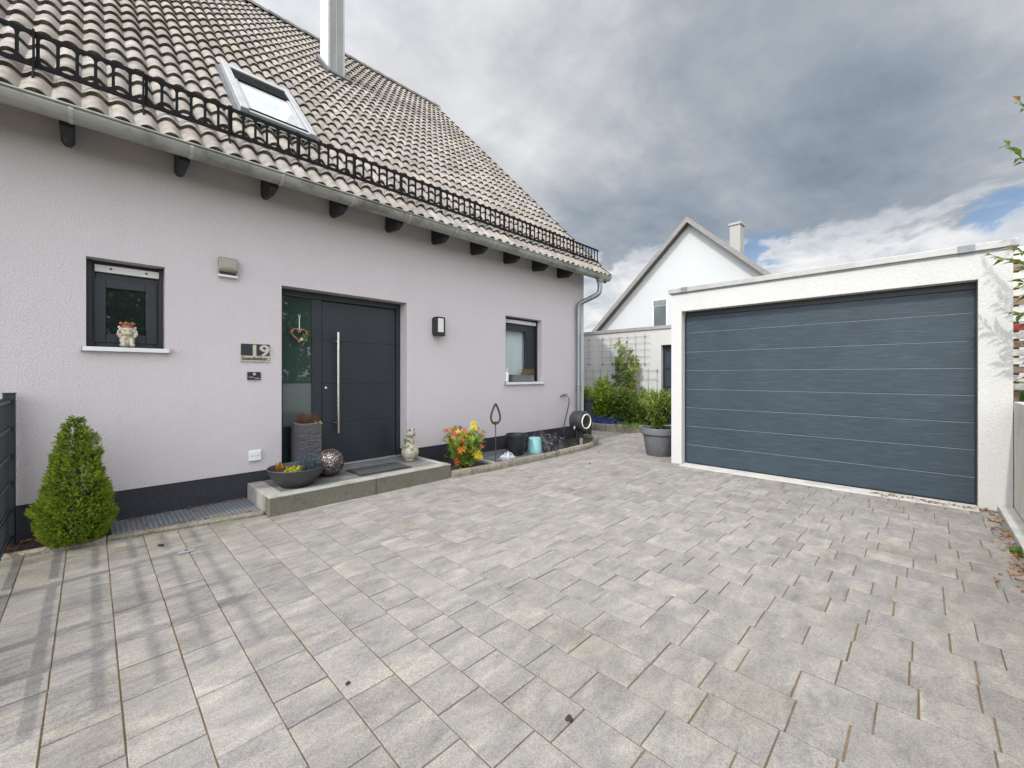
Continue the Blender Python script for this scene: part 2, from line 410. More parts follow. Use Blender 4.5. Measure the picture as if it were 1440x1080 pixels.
# wet-looking crumpled foil
m, nt, b, co = base_mat('foil_black')
nt.links.new(ramp(nt, noise_n(nt, co, 8, 3), [(.4, (.005, .005, .006)), (.6, (.010, .010, .011))]), b.inputs['Base Color'])
b.inputs['Roughness'].default_value = .28
bn = nn(nt, 'ShaderNodeBump'); bn.inputs['Strength'].default_value = .5; bn.inputs['Distance'].default_value = .02
nt.links.new(noise_n(nt, co, 22, 4, .5, 1.0), bn.inputs['Height']); nt.links.new(bn.outputs[0], b.inputs['Normal'])
# thin clear film
m, nt, b, co = base_mat('film_clear')
b.inputs['Base Color'].default_value = (.85, .87, .9, 1); b.inputs['Roughness'].default_value = .15
t = nn(nt, 'ShaderNodeBsdfTransparent'); mx = nn(nt, 'ShaderNodeMixShader')
nt.links.new(ramp(nt, noise_n(nt, co, 30, 3), [(.4, .15), (.6, .5)]), mx.inputs[0])
nt.links.new(t.outputs[0], mx.inputs[1]); nt.links.new(b.outputs[0], mx.inputs[2]); nt.links.new(mx.outputs[0], nt.nodes['Material Output'].inputs[0])
# grating
m, nt, b, co = base_mat('grating')
bk = nn(nt, 'ShaderNodeTexBrick', offset=0.0); bk.inputs['Scale'].default_value = 1
bk.inputs['Brick Width'].default_value = .033; bk.inputs['Row Height'].default_value = .033; bk.inputs['Mortar Size'].default_value = .004
bk.inputs['Color1'].default_value = (.06, .072, .085, 1); bk.inputs['Color2'].default_value = (.085, .098, .112, 1); bk.inputs['Mortar'].default_value = (.2, .22, .23, 1)
nt.links.new(co, bk.inputs['Vector'])
col = mixc(nt, bk.outputs['Color'], (.12, .10, .07), ramp(nt, noise_n(nt, co, 7, 5), [(.55, 0), (.7, .7)]))
nt.links.new(col, b.inputs['Base Color']); b.inputs['Roughness'].default_value = .6
# ------------------------------------------------------------------ THE HOUSE
WV = 4.9                       # house wall plane y = 4.9, x runs along the wall
PV, PZ, PT = 4.5, 3.25, 1.023  # eaves line and pitch
RA = math.atan(PT); CA, SA = cos(RA), sin(RA)
def slope(u, s, n=0.0): return Vector((u, PV + s * CA - n * SA, PZ + s * SA + n * CA))
RL = 5.95 / CA                 # slope length to the ridge
XL, XR, XV = -5.0, 7.05, 7.33  # left end, gable wall, verge

house = thing('house', 'lilac rendered house with grey tiled roof, dark front door and dark plinth', 'house', (1.0, 4.9, 0))

def wall_grid(mb, x0, x1, z0, z1, holes, y, depth, rev_bottom=True):
    xs = sorted({x0, x1} | {h[0] for h in holes} | {h[1] for h in holes})
    zs = sorted({z0, z1} | {h[2] for h in holes} | {h[3] for h in holes})
    xs = [x for x in xs if x0 <= x <= x1]; zs = [z for z in zs if z0 <= z <= z1]
    for i in range(len(xs) - 1):
        for j in range(len(zs) - 1):
            cx, cz = (xs[i] + xs[i + 1]) / 2, (zs[j] + zs[j + 1]) / 2
            if any(h[0] < cx < h[1] and h[2] < cz < h[3] for h in holes): continue
            mb.add([(xs[i], y, zs[j]), (xs[i + 1], y, zs[j]), (xs[i + 1], y, zs[j + 1]), (xs[i], y, zs[j + 1])], [(0, 1, 2, 3)])
    for (a, b, c, d) in holes:
        c0, d0 = max(c, z0), min(d, z1)
        if d0 <= c0: continue
        mb.add([(a, y, c0), (a, y + depth, c0), (a, y + depth, d0), (a, y, d0)], [(0, 1, 2, 3)])
        mb.add([(b, y, c0), (b, y, d0), (b, y + depth, d0), (b, y + depth, c0)], [(0, 1, 2, 3)])
        if d <= z1: mb.add([(a, y, d0), (a, y + depth, d0), (b, y + depth, d0), (b, y, d0)], [(0, 1, 2, 3)])
        if c >= z0 and rev_bottom: mb.add([(a, y, c0), (b, y, c0), (b, y + depth, c0), (a, y + depth, c0)], [(0, 1, 2, 3)])

DOOR = (1.44, 2.965, .0, 2.24); WIN1 = (-.028, .473, 1.505, 2.255); WIN2 = (4.818, 5.735, 1.15, 2.265)
w = MB()
wall_grid(w, XL, XR, .28, 3.5, [DOOR, WIN1, WIN2], WV, .20)
# gable end and rear
yb = 2 * 10.45 - WV; zr = PZ + PT * 5.95 - .33
w.add([(XR, WV, .28), (XR, yb, .28), (XR, yb, 3.5), (XR, 10.45, zr), (XR, WV, 3.5)], [(0, 1, 2, 3, 4)])
w.add([(XL, WV, .28), (XL, WV, 3.5), (XL, 10.45, zr), (XL, yb, 3.5), (XL, yb, .28)], [(0, 1, 2, 3, 4)])
w.add([(XL, yb, .28), (XL, yb, 3.5), (XR, yb, 3.5), (XR, yb, .28)], [(0, 1, 2, 3)])
w.build('wall', 'stucco_lilac', house)
p = MB()
wall_grid(p, XL, XR - .008, -.2, .28, [DOOR], WV + .008, .19)
p.add([(XR - .008, WV + .008, -.2), (XR - .008, yb, -.2), (XR - .008, yb, .28), (XR - .008, WV + .008, .28)], [(0, 1, 2, 3)])
p.build('plinth', 'plinth', house)

# roof: every tile row is a stepped, rolled strip of mesh
rf = MB()
GA = .319; NR = int((RL + .055) / GA) + 1
def prof(u):
    t = (u / .15) % 1.0
    h = .045 * max(0, 1 - ((t - .5) / .41) ** 2) ** .72
    k = (u / .30) % 1.0
    if k < .045: h -= .010
    return h
NS = int((XV - XL) / .0215)
us = [XL + (XV - XL) * i / NS for i in range(NS + 1)]
tint = {}
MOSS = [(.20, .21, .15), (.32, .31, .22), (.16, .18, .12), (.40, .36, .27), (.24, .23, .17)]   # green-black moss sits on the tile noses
for r in range(NR):
    s0 = r * GA - .055; s1 = min((r + 1) * GA - .02, RL + .05)
    n0 = .040; vs = []
    rr = random.Random(r * 13 + 5)
    jit = {}
    for i, u in enumerate(us):
        tl = int((u - XL) / .30)
        if tl not in jit: jit[tl] = (rr.uniform(-.006, .006), rr.uniform(-.003, .004))
        js, jn = jit[tl]
        h = prof(u - XL)
        vs.append(slope(u, s0 + js, h + n0 - .030))       # bottom of lip
        vs.append(slope(u, s0 + js, h + n0 + jn))
        vs.append(slope(u, s0 + js + .012, h + n0 + .004 + jn))
        vs.append(slope(u, s1, h + .004 + jn * .3))
    base = len(rf.v); rf.v += [tuple(v) for v in vs]
    for i in range(NS):
        tl = int((us[i] - XL) / .30)
        if (tl, r) not in tint:
            k = rr.uniform(.74, 1.12); tint[(tl, r)] = (k, k * rr.uniform(.96, 1.0), k * rr.uniform(.90, 1.0))
        c = tint[(tl, r)]
        a = base + i * 4; d = a + 4
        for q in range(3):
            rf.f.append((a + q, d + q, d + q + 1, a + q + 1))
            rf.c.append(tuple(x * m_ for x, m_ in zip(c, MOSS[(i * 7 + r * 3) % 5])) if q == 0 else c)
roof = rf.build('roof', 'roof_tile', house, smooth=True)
md = roof.modifiers.new('edge', 'EDGE_SPLIT'); md.split_angle = R(38)
# far slope, boards, verge, ridge
sl = MB()
def back(u, s, n=0.0):
    v = slope(u, s, n); return Vector((v.x, 2 * 10.45 - v.y, v.z))
sl.hexa([back(XL, 0, -.02), back(XV, 0, -.02), back(XV, RL, -.02), back(XL, RL, -.02), back(XL, 0, .05), back(XV, 0, .05), back(XV, RL, .05), back(XL, RL, .05)])
sl.build('rear_roof', 'roof_tile', house)
un = MB()
un.hexa([slope(XL, .16, -.075), slope(XV - .03, .16, -.075), slope(XV - .03, RL, -.075), slope(XL, RL, -.075), slope(XL, .16, -.03), slope(XV - .03, .16, -.03), slope(XV - .03, RL, -.03), slope(XL, RL, -.03)])
un.build('eaves_board', 'roof_board', house)
vt = MB()
for r in range(NR):
    s0, s1 = r * GA - .02, min((r + 1) * GA + .02, RL)
    vt.hexa([slope(XV - .02, s0, -.14), slope(XV + .035, s0, -.14), slope(XV + .035, s1, -.165), slope(XV - .02, s1, -.165),
             slope(XV - .02, s0, .078), slope(XV + .035, s0, .078), slope(XV + .035, s1, .045), slope(XV - .02, s1, .045)])
vt.col = (1, 1, 1); vt.build('verge_tiles', 'roof_tile', house, bevel=.012)
rg = MB()
zt = PZ + PT * 5.95
k = 0; x = XL
while x < XV:
    x1 = min(x + .40, XV + .04); vs = []; fs = []
    for (xx, rad) in ((x, .135), (x1 + .03, .120)):
        for i in range(9):
            a = pi * i / 8; vs.append((xx, 10.45 + rad * cos(a) * 1.1, zt - .01 + rad * sin(a)))
    for i in range(8): fs.append((i, i + 1, 10 + i, 9 + i))
    fs.append(tuple(range(9))); g = rnd.uniform(.6, .8); rg.add(vs, fs, (g, g, g)); x += .37
rg.build('ridge_tiles', 'roof_tile', roof, smooth=False)

# rafter tails
ra = MB()
ra.hexa([(-.146, 4.66, 3.085), (-.110, 4.66, 3.085), (-.110, 4.905, 3.112), (-.146, 4.905, 3.112), (-.168, 4.585, 3.145), (-.088, 4.585, 3.145), (-.088, 4.905, 3.145), (-.168, 4.905, 3.145)])
ra.prism([(4.905, 3.1451), (4.585, 3.1451), (4.585, 3.22), (4.905, 3.55)], -.168, -.088, 'x')
raf = ra.build('rafter_tail', 'anthracite_wood', house, bevel=.004)
for i in range(-6, 10):
    if i: dup(raf, (i * .7045, 0, 0), house)

# gutter: half round zinc channel with a bead
gu = MB(); gy, gz, gr = 4.475, 3.222, .083
arc = [(gy + gr * cos(a), gz + gr * sin(a)) for a in [pi + pi * i / 12 for i in range(13)]]
bead = [(gy - gr - .008 + .009 * cos(a), gz + .004 + .009 * sin(a)) for a in [2 * pi * i / 8 for i in range(8)]]
inner = [(gy + (gr - .004) * cos(a), gz + (gr - .004) * sin(a)) for a in [2 * pi - pi * i / 12 for i in range(13)]]
GX0, GX1 = XL, 7.27
gu.prism(arc + inner, GX0, GX1, 'x'); gu.prism(bead, GX0, GX1, 'x')
gu.prism([(gy + gr * .98 * cos(a), gz + gr * .98 * sin(a)) for a in [pi + pi * i / 12 for i in range(13)]], GX1 - .006, GX1 + .004, 'x')
gut = gu.build('gutter', 'zinc', house)
br = MB()
arc2 = [(gy + (gr + .005) * cos(a), gz + (gr + .005) * sin(a)) for a in [pi + pi * i / 12 for i in range(13)]]
arc3 = [(gy + (gr + .001) * cos(a), gz + (gr + .001) * sin(a)) for a in [2 * pi - pi * i / 12 for i in range(13)]]
br.prism(arc2 + arc3, -.115, -.09, 'x')
b0 = br.build('gutter_bracket', 'alu', gut)
for i in range(-6, 11):
    if i: dup(b0, (i * .7045, 0, 0), gut)
# downpipe with swan neck
dp = MB()
dp.lathe([(.085, 0), (.075, -.03), (.05, -.09), (.043, -.12)], (6.98, 4.475, 3.17), 20)
pts = []
P0 = [Vector(q) for q in ((6.98, 4.475, 3.08), (6.98, 4.475, 2.96), (6.955, 4.505, 2.86), (6.865, 4.66, 2.77), (6.79, 4.79, 2.70), (6.77, 4.825, 2.62), (6.77, 4.825, 2.50))]
for i in range(len(P0) - 1):
    a, b_ = P0[max(i - 1, 0)], P0[min(i + 2, len(P0) - 1)]
    for t in [q / 6 for q in range(6)]:
        p1, p2 = P0[i], P0[i + 1]
        pts.append(.5 * ((2 * p1) + (p2 - a) * t + (2 * a - 5 * p1 + 4 * p2 - b_) * t * t + (3 * p1 - a - 3 * p2 + b_) * t ** 3))
pts += [Vector((6.77, 4.825, 2.5)), Vector((6.77, 4.825, .02))]
dp.tube(pts, .047, 20)
for z in (1.02, .96, 2.46): dp.lathe([(.047, -.03), (.054, -.025), (.054, .025), (.047, .03)], (6.77, 4.825, z), 20)
dpo = dp.build('downpipe', 'zinc_pipe', house, smooth=True)
dpo.modifiers.new('edge', 'EDGE_SPLIT').split_angle = R(40)
cl = MB()
for z in (2.1, 1.05, .45):
    cl.lathe([(.049, -.012), (.056, -.012), (.056, .012), (.049, .012)], (6.77, 4.825, z), 20)
    cl.box(6.755, 6.785, 4.872, 4.895, z - .008, z + .008)
cl.each('pipe_clamp', 'zinc', dpo, 2)

# snow guard: cast lattice of rounded openings on posts
sg = MB(); GY = 4.655; Z0, Z1 = 3.562, 3.795; X0, X1 = -4.61, 7.55
for (z, t) in ((Z0, .032), (Z1, .030)): sg.box(X0, X1 - .33, GY, GY + .014, z - t / 2, z + t / 2)
npk = 0; x = X0
while x < X1 - .33:
    sg.box(x - .010, x + .010, GY + .001, GY + .013, Z0, Z1)
    for sgn in (-1, 1):
        for (z, dz) in ((Z0 + .015, 1), (Z1 - .014, -1)):
            sg.prism([(x + sgn * .0095, z), (x + sgn * .034, z), (x + sgn * .017, z + dz * .009), (x + sgn * .0095, z + dz * .026)][::sgn * dz], GY + .002, GY + .012, 'y')
    x += .1008
sgo = sg.build('snow_guard', 'iron_black', house)
pb = MB()
pb.box(-.302, -.290, GY - .022, GY + .016, Z0 - .05, Z1 + .018)
pb.tube([(-.296, GY - .008, Z0 - .03), (-.296, GY + .06, Z0 - .02), (-.296, GY + .22, Z0 + .16)], .009, 6)
pb.tube([(-.296, GY - .008, Z0 - .03), (-.296, GY - .06, Z0 - .13)], .008, 6)
pbo = pb.build('guard_bracket', 'iron_black', sgo)
for i in range(-6, 12):
    if i: dup(pbo, (i * .605, 0, 0), sgo)

# skylight
sk = MB()
A0, A1 = 1.12, 1.91; S0, S1 = 1.10, 2.54; H = .155
def sbox(mb, u0, u1, s0, s1, n0, n1, col=None):
    mb.hexa([slope(u0, s0, n0), slope(u1, s0, n0), slope(u1, s1, n0), slope(u0, s1, n0), slope(u0, s0, n1), slope(u1, s0, n1), slope(u1, s1, n1), slope(u0, s1, n1)], col)
sbox(sk, A0, A0 + .085, S0, S1, .0, H); sbox(sk, A1 - .085, A1, S0, S1, .0, H)
sbox(sk, A0 + .086, A1 - .086, S1 - .12, S1, .0, H - .002); sbox(sk, A0 + .086, A1 - .086, S0, S0 + .05, .0, H - .02)
sky_o = sk.build('skylight', 'alu', house, bevel=.008)
s2 = MB(); sbox(s2, A0 + .087, A1 - .087, S1 - .42, S1 - .122, .02, H - .022); sbox(s2, A0 + .087, A1 - .087, S0 + .052, S0 + .085, .02, H - .012)
sbox(s2, A0 + .01, A1 - .01, S0 - .045, S0 - .004, .0, .06)
s2.each('cover_panel', 'blind_dark', sky_o, bevel=.006)
s3 = MB(); sbox(s3, A0 + .0865, A1 - .0865, S0 + .086, S1 - .425, .06, .112); s3.build('pane', 'glass_roof', sky_o)
s4 = MB(); sbox(s4, A0 + .088, A0 + .12, S0 + .09, S1 - .425, .113, .13); sbox(s4, A1 - .12, A1 - .088, S0 + .09, S1 - .425, .113, .13); s4.each('sash', 'alu', sky_o, bevel=.004)
s5 = MB(); sbox(s5, A0 - .02, A1 + .02, S0 - .16, S0 - .045, .092, .097); sbox(s5, A0 - .05, A0 - .002, S0, S1, .05, .092); sbox(s5, A1 + .002, A1 + .05, S0, S1, .05, .092)
s5.each('flashing', 'lead', sky_o)

# flue
fl = MB(); fl.box(3.335, 3.665, 8.43, 8.85, 6.9, 11.2); flo = fl.build('chimney', 'flue_front', roof, bevel=.012)
fj = MB()
for (a, b_) in ((3.345, 3.36), (3.63, 3.655), (3.49, 3.497)): fj.box(a, b_, 8.424, 8.44, 7.05, 11.15)
fw = MB(); fw.box(3.325, 3.334, 8.435, 8.845, 7.05, 11.18); fw.build('chimney_side', 'alu_white', roof)
fj.each('chimney_trim', 'alu', roof)
fs_ = MB(); sbox(fs_, 3.27, 3.73, (8.33 - PV) / CA, (8.44 - PV) / CA, .02, .11); sbox(fs_, 3.26, 3.33, (8.33 - PV) / CA, (8.95 - PV) / CA, .02, .12); sbox(fs_, 3.67, 3.74, (8.33 - PV) / CA, (8.95 - PV) / CA, .02, .12)
fs_.each('chimney_flashing', 'lead', roof, bevel=.01)

# front door
dy = WV + .16
fd = MB()
fd.box(1.441, 1.50, dy, dy + .09, .175, 2.238); fd.box(2.905, 2.964, dy, dy + .09, .175, 2.238); fd.box(1.501, 2.904, dy, dy + .09, 2.165, 2.238)
fd.box(1.815, 1.92, dy + .001, dy + .09, .176, 2.164)
door = fd.build('front_door', 'anthracite', house, bevel=.004)
lf = MB()
zc = [.20, .697, 1.17, 1.685, 2.155]
for a, b_ in zip(zc, zc[1:]): lf.box(1.928, 2.897, dy + .018, dy + .08, a + .003, b_ - .003)
lf.box(1.93, 2.895, dy + .024, dy + .075, .195, 2.158)
lf.build('door_leaf', 'anthracite', door, bevel=.003)
h = MB(); h.tube([(2.095, dy - .055, .577), (2.095, dy - .055, 1.79)], .0165, 16)
for z in (.70, 1.68): h.tube([(2.095, dy - .055, z), (2.06, dy - .02, z), (2.055, dy + .018, z)], .009, 10)
h.build('handle', 'steel', door, smooth=True).modifiers.new('e', 'EDGE_SPLIT').split_angle = R(40)
lk = MB(); lk.lathe([(.016, 0), (.016, .012), (.010, .016)], (1.975, dy + .018, 1.12), 16, M=Matrix.Rotation(R(90), 3, 'X')); lk.build('lock', 'steel', door)
g1 = MB(); g1.box(1.502, 1.814, dy + .03, dy + .05, 1.192, 2.164); g1.build('pane', 'glass_green', door)
g2 = MB(); g2.box(1.502, 1.814, dy + .03, dy + .05, .696, 1.184); g2.build('frosted_pane', 'glass_frost', door)
g3 = MB(); g3.box(1.502, 1.814, dy + .03, dy + .05, .23, .684); g3.build('pane', 'glass_dark', door)
gb = MB()
for z in (.690, 1.188, 1.691): gb.box(1.502, 1.814, dy + .024, dy + .029, z - .006, z + .006)
gb.each('glazing_bar', 'anthracite_dark', door)
th = MB(); th.box(1.44, 2.965, dy - .01, dy + .1, .172, .192); th.build('threshold', 'alu', door)

# windows
def window(W, kind):
    a, b_, c, d = W; y = WV + .14
    f = MB(); t = .055
    f.box(a + .001, a + t, y, y + .07, c + .001, d - .1); f.box(b_ - t, b_ - .001, y, y + .07, c + .001, d - .1)
    f.box(a + t + .001, b_ - t - .001, y, y + .07, d - .16, d - .1); f.box(a + t + .001, b_ - t - .001, y, y + .07, c + .001, c + .06)
    wo = f.build('window', 'anthracite_dark', house, bevel=.004)
    s = MB(); u = .07; ys = y - .012
    if kind == 1:
        A, B, Cc, Dd = a + t - .01, b_ - t + .01, c + .05, d - .15; u = .075
    else:
        A, B, Cc, Dd = a + t - .01, b_ - .22, c + .05, d - .15; u = .07
    s.box(A, A + u, ys, ys + .05, Cc, Dd); s.box(B - u, B, ys, ys + .05, Cc, Dd)
    s.box(A + u + .001, B - u - .001, ys, ys + .05, Dd - u, Dd); s.box(A + u + .001, B - u - .001, ys, ys + .05, Cc, Cc + u)
    if kind == 2: s.box(B + .002, b_ - t - .002, ys + .006, ys + .05, Cc, Dd)
    s.build('sash', 'anthracite', wo, bevel=.004)
    g = MB(); g.box(A + u + .0005, B - u - .0005, ys + .02, ys + .026, Cc + u + .0005, Dd - u - .0005)
    g.build('pane', 'glass_dark' if kind == 1 else 'glass_clear', wo)
    r = MB(); r.box(a + .05, b_ - .03, y - .03, y - .002, d - .095, d - .035); r.build('shutter_rail', 'alu_white', wo, bevel=.003)
    k = MB()
    for x in (a + .15, b_ - .12): k.lathe([(.009, 0), (.007, .008)], (x, y - .03, d - .062), 10, M=Matrix.Rotation(R(90), 3, 'X'))
    k.each('rail_stop', 'plastic_black', wo)
    q = MB(); q.box(a + .001, a + .032, y - .04, y - .001, c + .02, d - .001); q.box(b_ - .032, b_ - .001, y - .04, y - .001, c + .02, d - .001); q.box(a + .033, b_ - .033, y - .001, y + .07, d - .099, d - .001)
    q.each('guide_rail', 'anthracite_dark', wo)
    z = MB(); z.hexa([(a - .022, WV - .045, c - .032), (b_ + .025, WV - .045, c - .032), (b_ + .025, WV - .001, c - .032), (a - .022, WV - .001, c - .032),
                      (a - .022, WV - .045, c + .004), (b_ + .025, WV - .045, c + .004), (b_ + .025, WV - .001, c + .0055), (a - .022, WV - .001, c + .0055)])
    z.hexa([(a + .001, WV - .0008, c - .02), (b_ - .001, WV - .0008, c - .02), (b_ - .001, y + .01, c - .02), (a + .001, y + .01, c - .02),
            (a + .001, WV - .0008, c + .006), (b_ - .001, WV - .0008, c + .006), (b_ - .001, y - .001, c + .012), (a + .001, y - .001, c + .012)])
    so = z.build('sill', 'alu_white', wo, bevel=.003)
    e = MB()
    for x in (a - .034, b_ + .0255): e.box(x, x + .0115, WV - .047, WV + .001, c - .034, c + .012)
    e.each('sill_end', 'alu', wo, bevel=.003)
    return wo
window(WIN1, 1); w2 = window(WIN2, 2)
cu = MB(); vs = []; fs = []
for i in range(41):
    x = 4.86 + .72 * i / 40
    yy = WV + .235 + .014 * sin(i * 1.9) + .008 * sin(i * .7)
    vs += [(x, yy, 1.2), (x, yy, 2.12)]
for i in range(40): fs.append((2 * i, 2 * i + 2, 2 * i + 3, 2 * i + 1))
cu.add(vs, fs); cu.build('curtain', 'curtain', w2, smooth=True)
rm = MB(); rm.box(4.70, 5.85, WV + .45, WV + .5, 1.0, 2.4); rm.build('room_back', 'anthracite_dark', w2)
# ------------------------------------------------------------------ THE GROUND
g = MB(); n = 24
xs = [-600 + 1200 * i / n for i in range(n + 1)]
for x in xs:
    for y in xs: g.v.append((x, y, -.06))
for i in range(n):
    for j in range(n):
        a = i * (n + 1) + j; g.f.append((a, a + n + 1, a + n + 2, a + 1)); g.c.append((1, 1, 1))
struct(g.build('ground', 'grass_ground'))
jb = MB(); jb.add([(-14, -1.0, -.006), (10.6, -1.0, -.006), (10.6, 9.5, -.006), (-14, 9.5, -.006)], [(0, 1, 2, 3)])
struct(jb.build('joint_sand', 'joint'))

pv = MB(); pr = random.Random(3)
ROW = .2065
def stone(x0, x1, y0, y1):
    z = pr.uniform(-.0012, .0012); tx, ty = pr.uniform(-.0012, .0012), pr.uniform(-.0012, .0012)
    cx, cy = (x0 + x1) / 2, (y0 + y1) / 2
    def Z(x, y): return z + tx * (x - cx) / .15 + ty * (y - cy) / .15
    ch = .002; j = [pr.uniform(-.0012, .0012) for _ in range(8)]
    o = [(x0 + j[0], y0 + j[1]), (x1 + j[2], y0 + j[3]), (x1 + j[4], y1 + j[5]), (x0 + j[6], y1 + j[7])]
    i_ = [(o[0][0] + ch, o[0][1] + ch), (o[1][0] - ch, o[1][1] + ch), (o[2][0] - ch, o[2][1] - ch), (o[3][0] + ch, o[3][1] - ch)]
    vs = [(x, y, -.03) for x, y in o] + [(x, y, Z(x, y) - .002) for x, y in o] + [(x, y, Z(x, y)) for x, y in i_]
    fs = [(8, 9, 10, 11)]
    for k in range(4):
        q = (k + 1) % 4
        fs += [(k, q, 4 + q, 4 + k), (4 + k, 4 + q, 8 + q, 8 + k)]
    t = min(1, max(0, pr.gauss(.5, .24)))
    pv.add(vs, fs, (t, pr.random(), pr.random()))
def blocked(x, y):
    if y > WV + .1 and x < XR - .05: return True
    if x > 6.2 and y < 2.35: return True
    if 1.3 < x < 2.95 and y > 4.3: return True
    return False
k = -14
for k in range(-14, 49):
    x0 = .085 + k * ROW; y = -.52 + pr.uniform(-.3, 0)
    while y < 6.6:
        L = pr.choice([.165, .20, .20, .245, .245, .245, .30, .30, .365])
        if not blocked(x0 + .1, y + L / 2):
            stone(x0 + .0024, x0 + ROW - .0024, y + .0026, y + L - .0026)
        y += L
struct(pv.build('paving', 'paver'))

# concrete haunch strip below the garage door
gs = MB(); gs.box(5.80, 6.06, -.385, 2.44, -.02, .006); struct(gs.build('garage_sill', 'concrete', bevel=.003))

# left bed: kerb stones, soil, grating
def kerb_run(pts, h, wdt, seg, mat='granite_rough', jit=.006, name='kerb'):
    mb = MB(); P = [Vector((x, y, 0)) for x, y in pts]
    # resample
    out = [P[0]]; 
    for a, b_ in zip(P, P[1:]):
        L = (b_ - a).length; m_ = max(1, round(L / seg))
        for i in range(1, m_ + 1): out.append(a.lerp(b_, i / m_))
    kr = random.Random(11)
    for a, b_ in zip(out, out[1:]):
        d = (b_ - a).normalized(); nrm = Vector((-d.y, d.x, 0)); a2 = a + d * .004; b2 = b_ - d * .004
        hh = h + kr.uniform(-jit, jit); t = kr.uniform(.8, 1.12); m_ = 5
        L = (b2 - a2).length; m_ = max(2, int(L / .035)); vs = []
        for i in range(m_ + 1):
            p = a2.lerp(b2, i / m_)
            def jj(): return kr.uniform(-jit, jit)
            vs += [p + Vector((0, 0, -.03)), p + nrm * jj() + Vector((0, 0, hh * .55)), p + nrm * (.012 + jj() * .5) + Vector((0, 0, hh - .006 + jj() * .4)), p + nrm * (.03) + Vector((0, 0, hh + jj() * .3)),
                   p + nrm * wdt + Vector((0, 0, hh + jj() * .3)), p + nrm * wdt + Vector((0, 0, -.03))]
        fs = []
        for i in range(m_):
            for q in range(5): fs.append((i * 6 + q, i * 6 + q + 1, (i + 1) * 6 + q + 1, (i + 1) * 6 + q))
        fs += [tuple(range(6)), tuple(range(m_ * 6, m_ * 6 + 6))[::-1]]
        mb.add(vs, [f[::-1] for f in fs], (t, t * .98, t * .95))
    return struct(mb.build(name, mat))
kerb_run([(-3.0, 4.95), (-.435, 4.475), (.085, 4.425), (1.10, 4.245)], .035, .05, .95, jit=.0015)
sb = MB()
sb.add([(-3.0, 4.98, .012), (-.435, 4.50, .012), (.11, 4.45, .012), (.11, 4.93, .012), (-3, 4.93, .012)], [(0, 1, 2, 3, 4)])
struct(sb.build('bed_soil', 'soil'))
gt = MB(); gt.hexa([(.115, 4.474, -.02), (1.115, 4.294, -.02), (1.115, 4.907, -.02), (.115, 4.907, -.02), (.115, 4.474, .022), (1.115, 4.294, .022), (1.115, 4.907, .022), (.115, 4.907, .022)])
tag(gt.build('drain_grating', 'grating'), 'dark metal drain grating strip along the plinth left of the door step', 'grating')
# right bed with its rounded nose
KB = [(3.13, 4.10), (3.7, 4.062), (4.4, 4.045), (5.2, 4.045), (5.9, 4.075), (6.25, 4.13), (6.55, 4.24), (6.80, 4.40), (6.98, 4.60), (7.06, 4.85)]
kerb_run(KB, .085, .075, .32)
sb = MB(); ins = [(x - .01, y + .05, .03) for x, y in KB[:-3]] + [(6.74, 4.44, .03), (6.9, 4.62, .03), (6.98, 4.9, .03)]
sb.add(ins + [(3.13, 4.907, .03)], [tuple(range(len(ins) + 1))])
struct(sb.build('bed_soil', 'soil'))
sl_ = MB(); sl_.hexa([(3.97, 4.125, .02), (4.98, 4.125, .02), (4.98, 4.90, .02), (3.97, 4.90, .02), (3.97, 4.125, .062), (4.98, 4.125, .062), (4.98, 4.90, .062), (3.97, 4.90, .062)])
tag(sl_.build('paving_slab', 'slab_grey', bevel=.004), 'flat dark grey slab in the bed under the black plant pot', 'slab')
eb = MB(); eb.box(3.925, 3.965, 4.13, 4.90, .0, .066); struct(eb.build('bed_edging', 'concrete', bevel=.004))

# door step
st = thing('door_step', 'granite door step with slate slabs in front of the dark front door', 'step', (2.1, 4.5, 0))
s = MB()
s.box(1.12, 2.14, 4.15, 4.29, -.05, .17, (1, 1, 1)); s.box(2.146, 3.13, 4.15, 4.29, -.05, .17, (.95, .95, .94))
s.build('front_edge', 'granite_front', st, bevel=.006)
s = MB(); s.box(1.118, 2.141, 4.147, 4.292, .162, .1735, (1, 1, 1)); s.box(2.144, 3.132, 4.147, 4.292, .162, .1735, (.97, .97, .96))
s.build('edge_cap', 'granite', st, bevel=.003)
s = MB(); s.box(1.12, 1.26, 4.294, 4.897, -.05, .172, (.97, .97, .95)); s.build('side_edge', 'granite', st, bevel=.006)
s = MB(); s.box(3.05, 3.13, 4.294, 4.897, -.05, .172, (.97, .97, .95)); s.build('side_edge', 'granite', st, bevel=.006)
s = MB(); x = 1.264
for L in (.45, .44, .45, .438):
    s.box(x, x + L - .005, 4.296, 4.72, .0, .170)
    y1 = 4.897 if (x < 1.3 or x + L > 3.0) else 5.04
    if x < 1.3: s.box(1.443, x + L - .005, 4.725, 5.04, .0, .170); s.box(x, 1.438, 4.725, 4.897, 0, .170)
    elif x + L > 2.97: s.box(x, 2.962, 4.725, 5.04, .0, .170); s.box(2.967, x + L - .005, 4.725, 4.897, 0, .170)
    else: s.box(x, x + L - .005, 4.725, y1, .0, .170)
    x += L
s.build('top_slab', 'slate_slab', st, bevel=.003)
dm = thing('door_mat', 'dark rectangular door mat on the step', 'door mat', (2.38, 4.52, .171))
s = MB(); s.box(2.06, 2.70, 4.34, 4.73, .171, .179); s.build('border', 'mat_rubber', dm, bevel=.003)
s = MB()
for i in range(11): s.box(2.085, 2.675, 4.362 + i * .0316, 4.362 + i * .0316 + .026, .1795, .187)
s.build('ribbed_pile', 'mat_fabric', dm, bevel=.004)

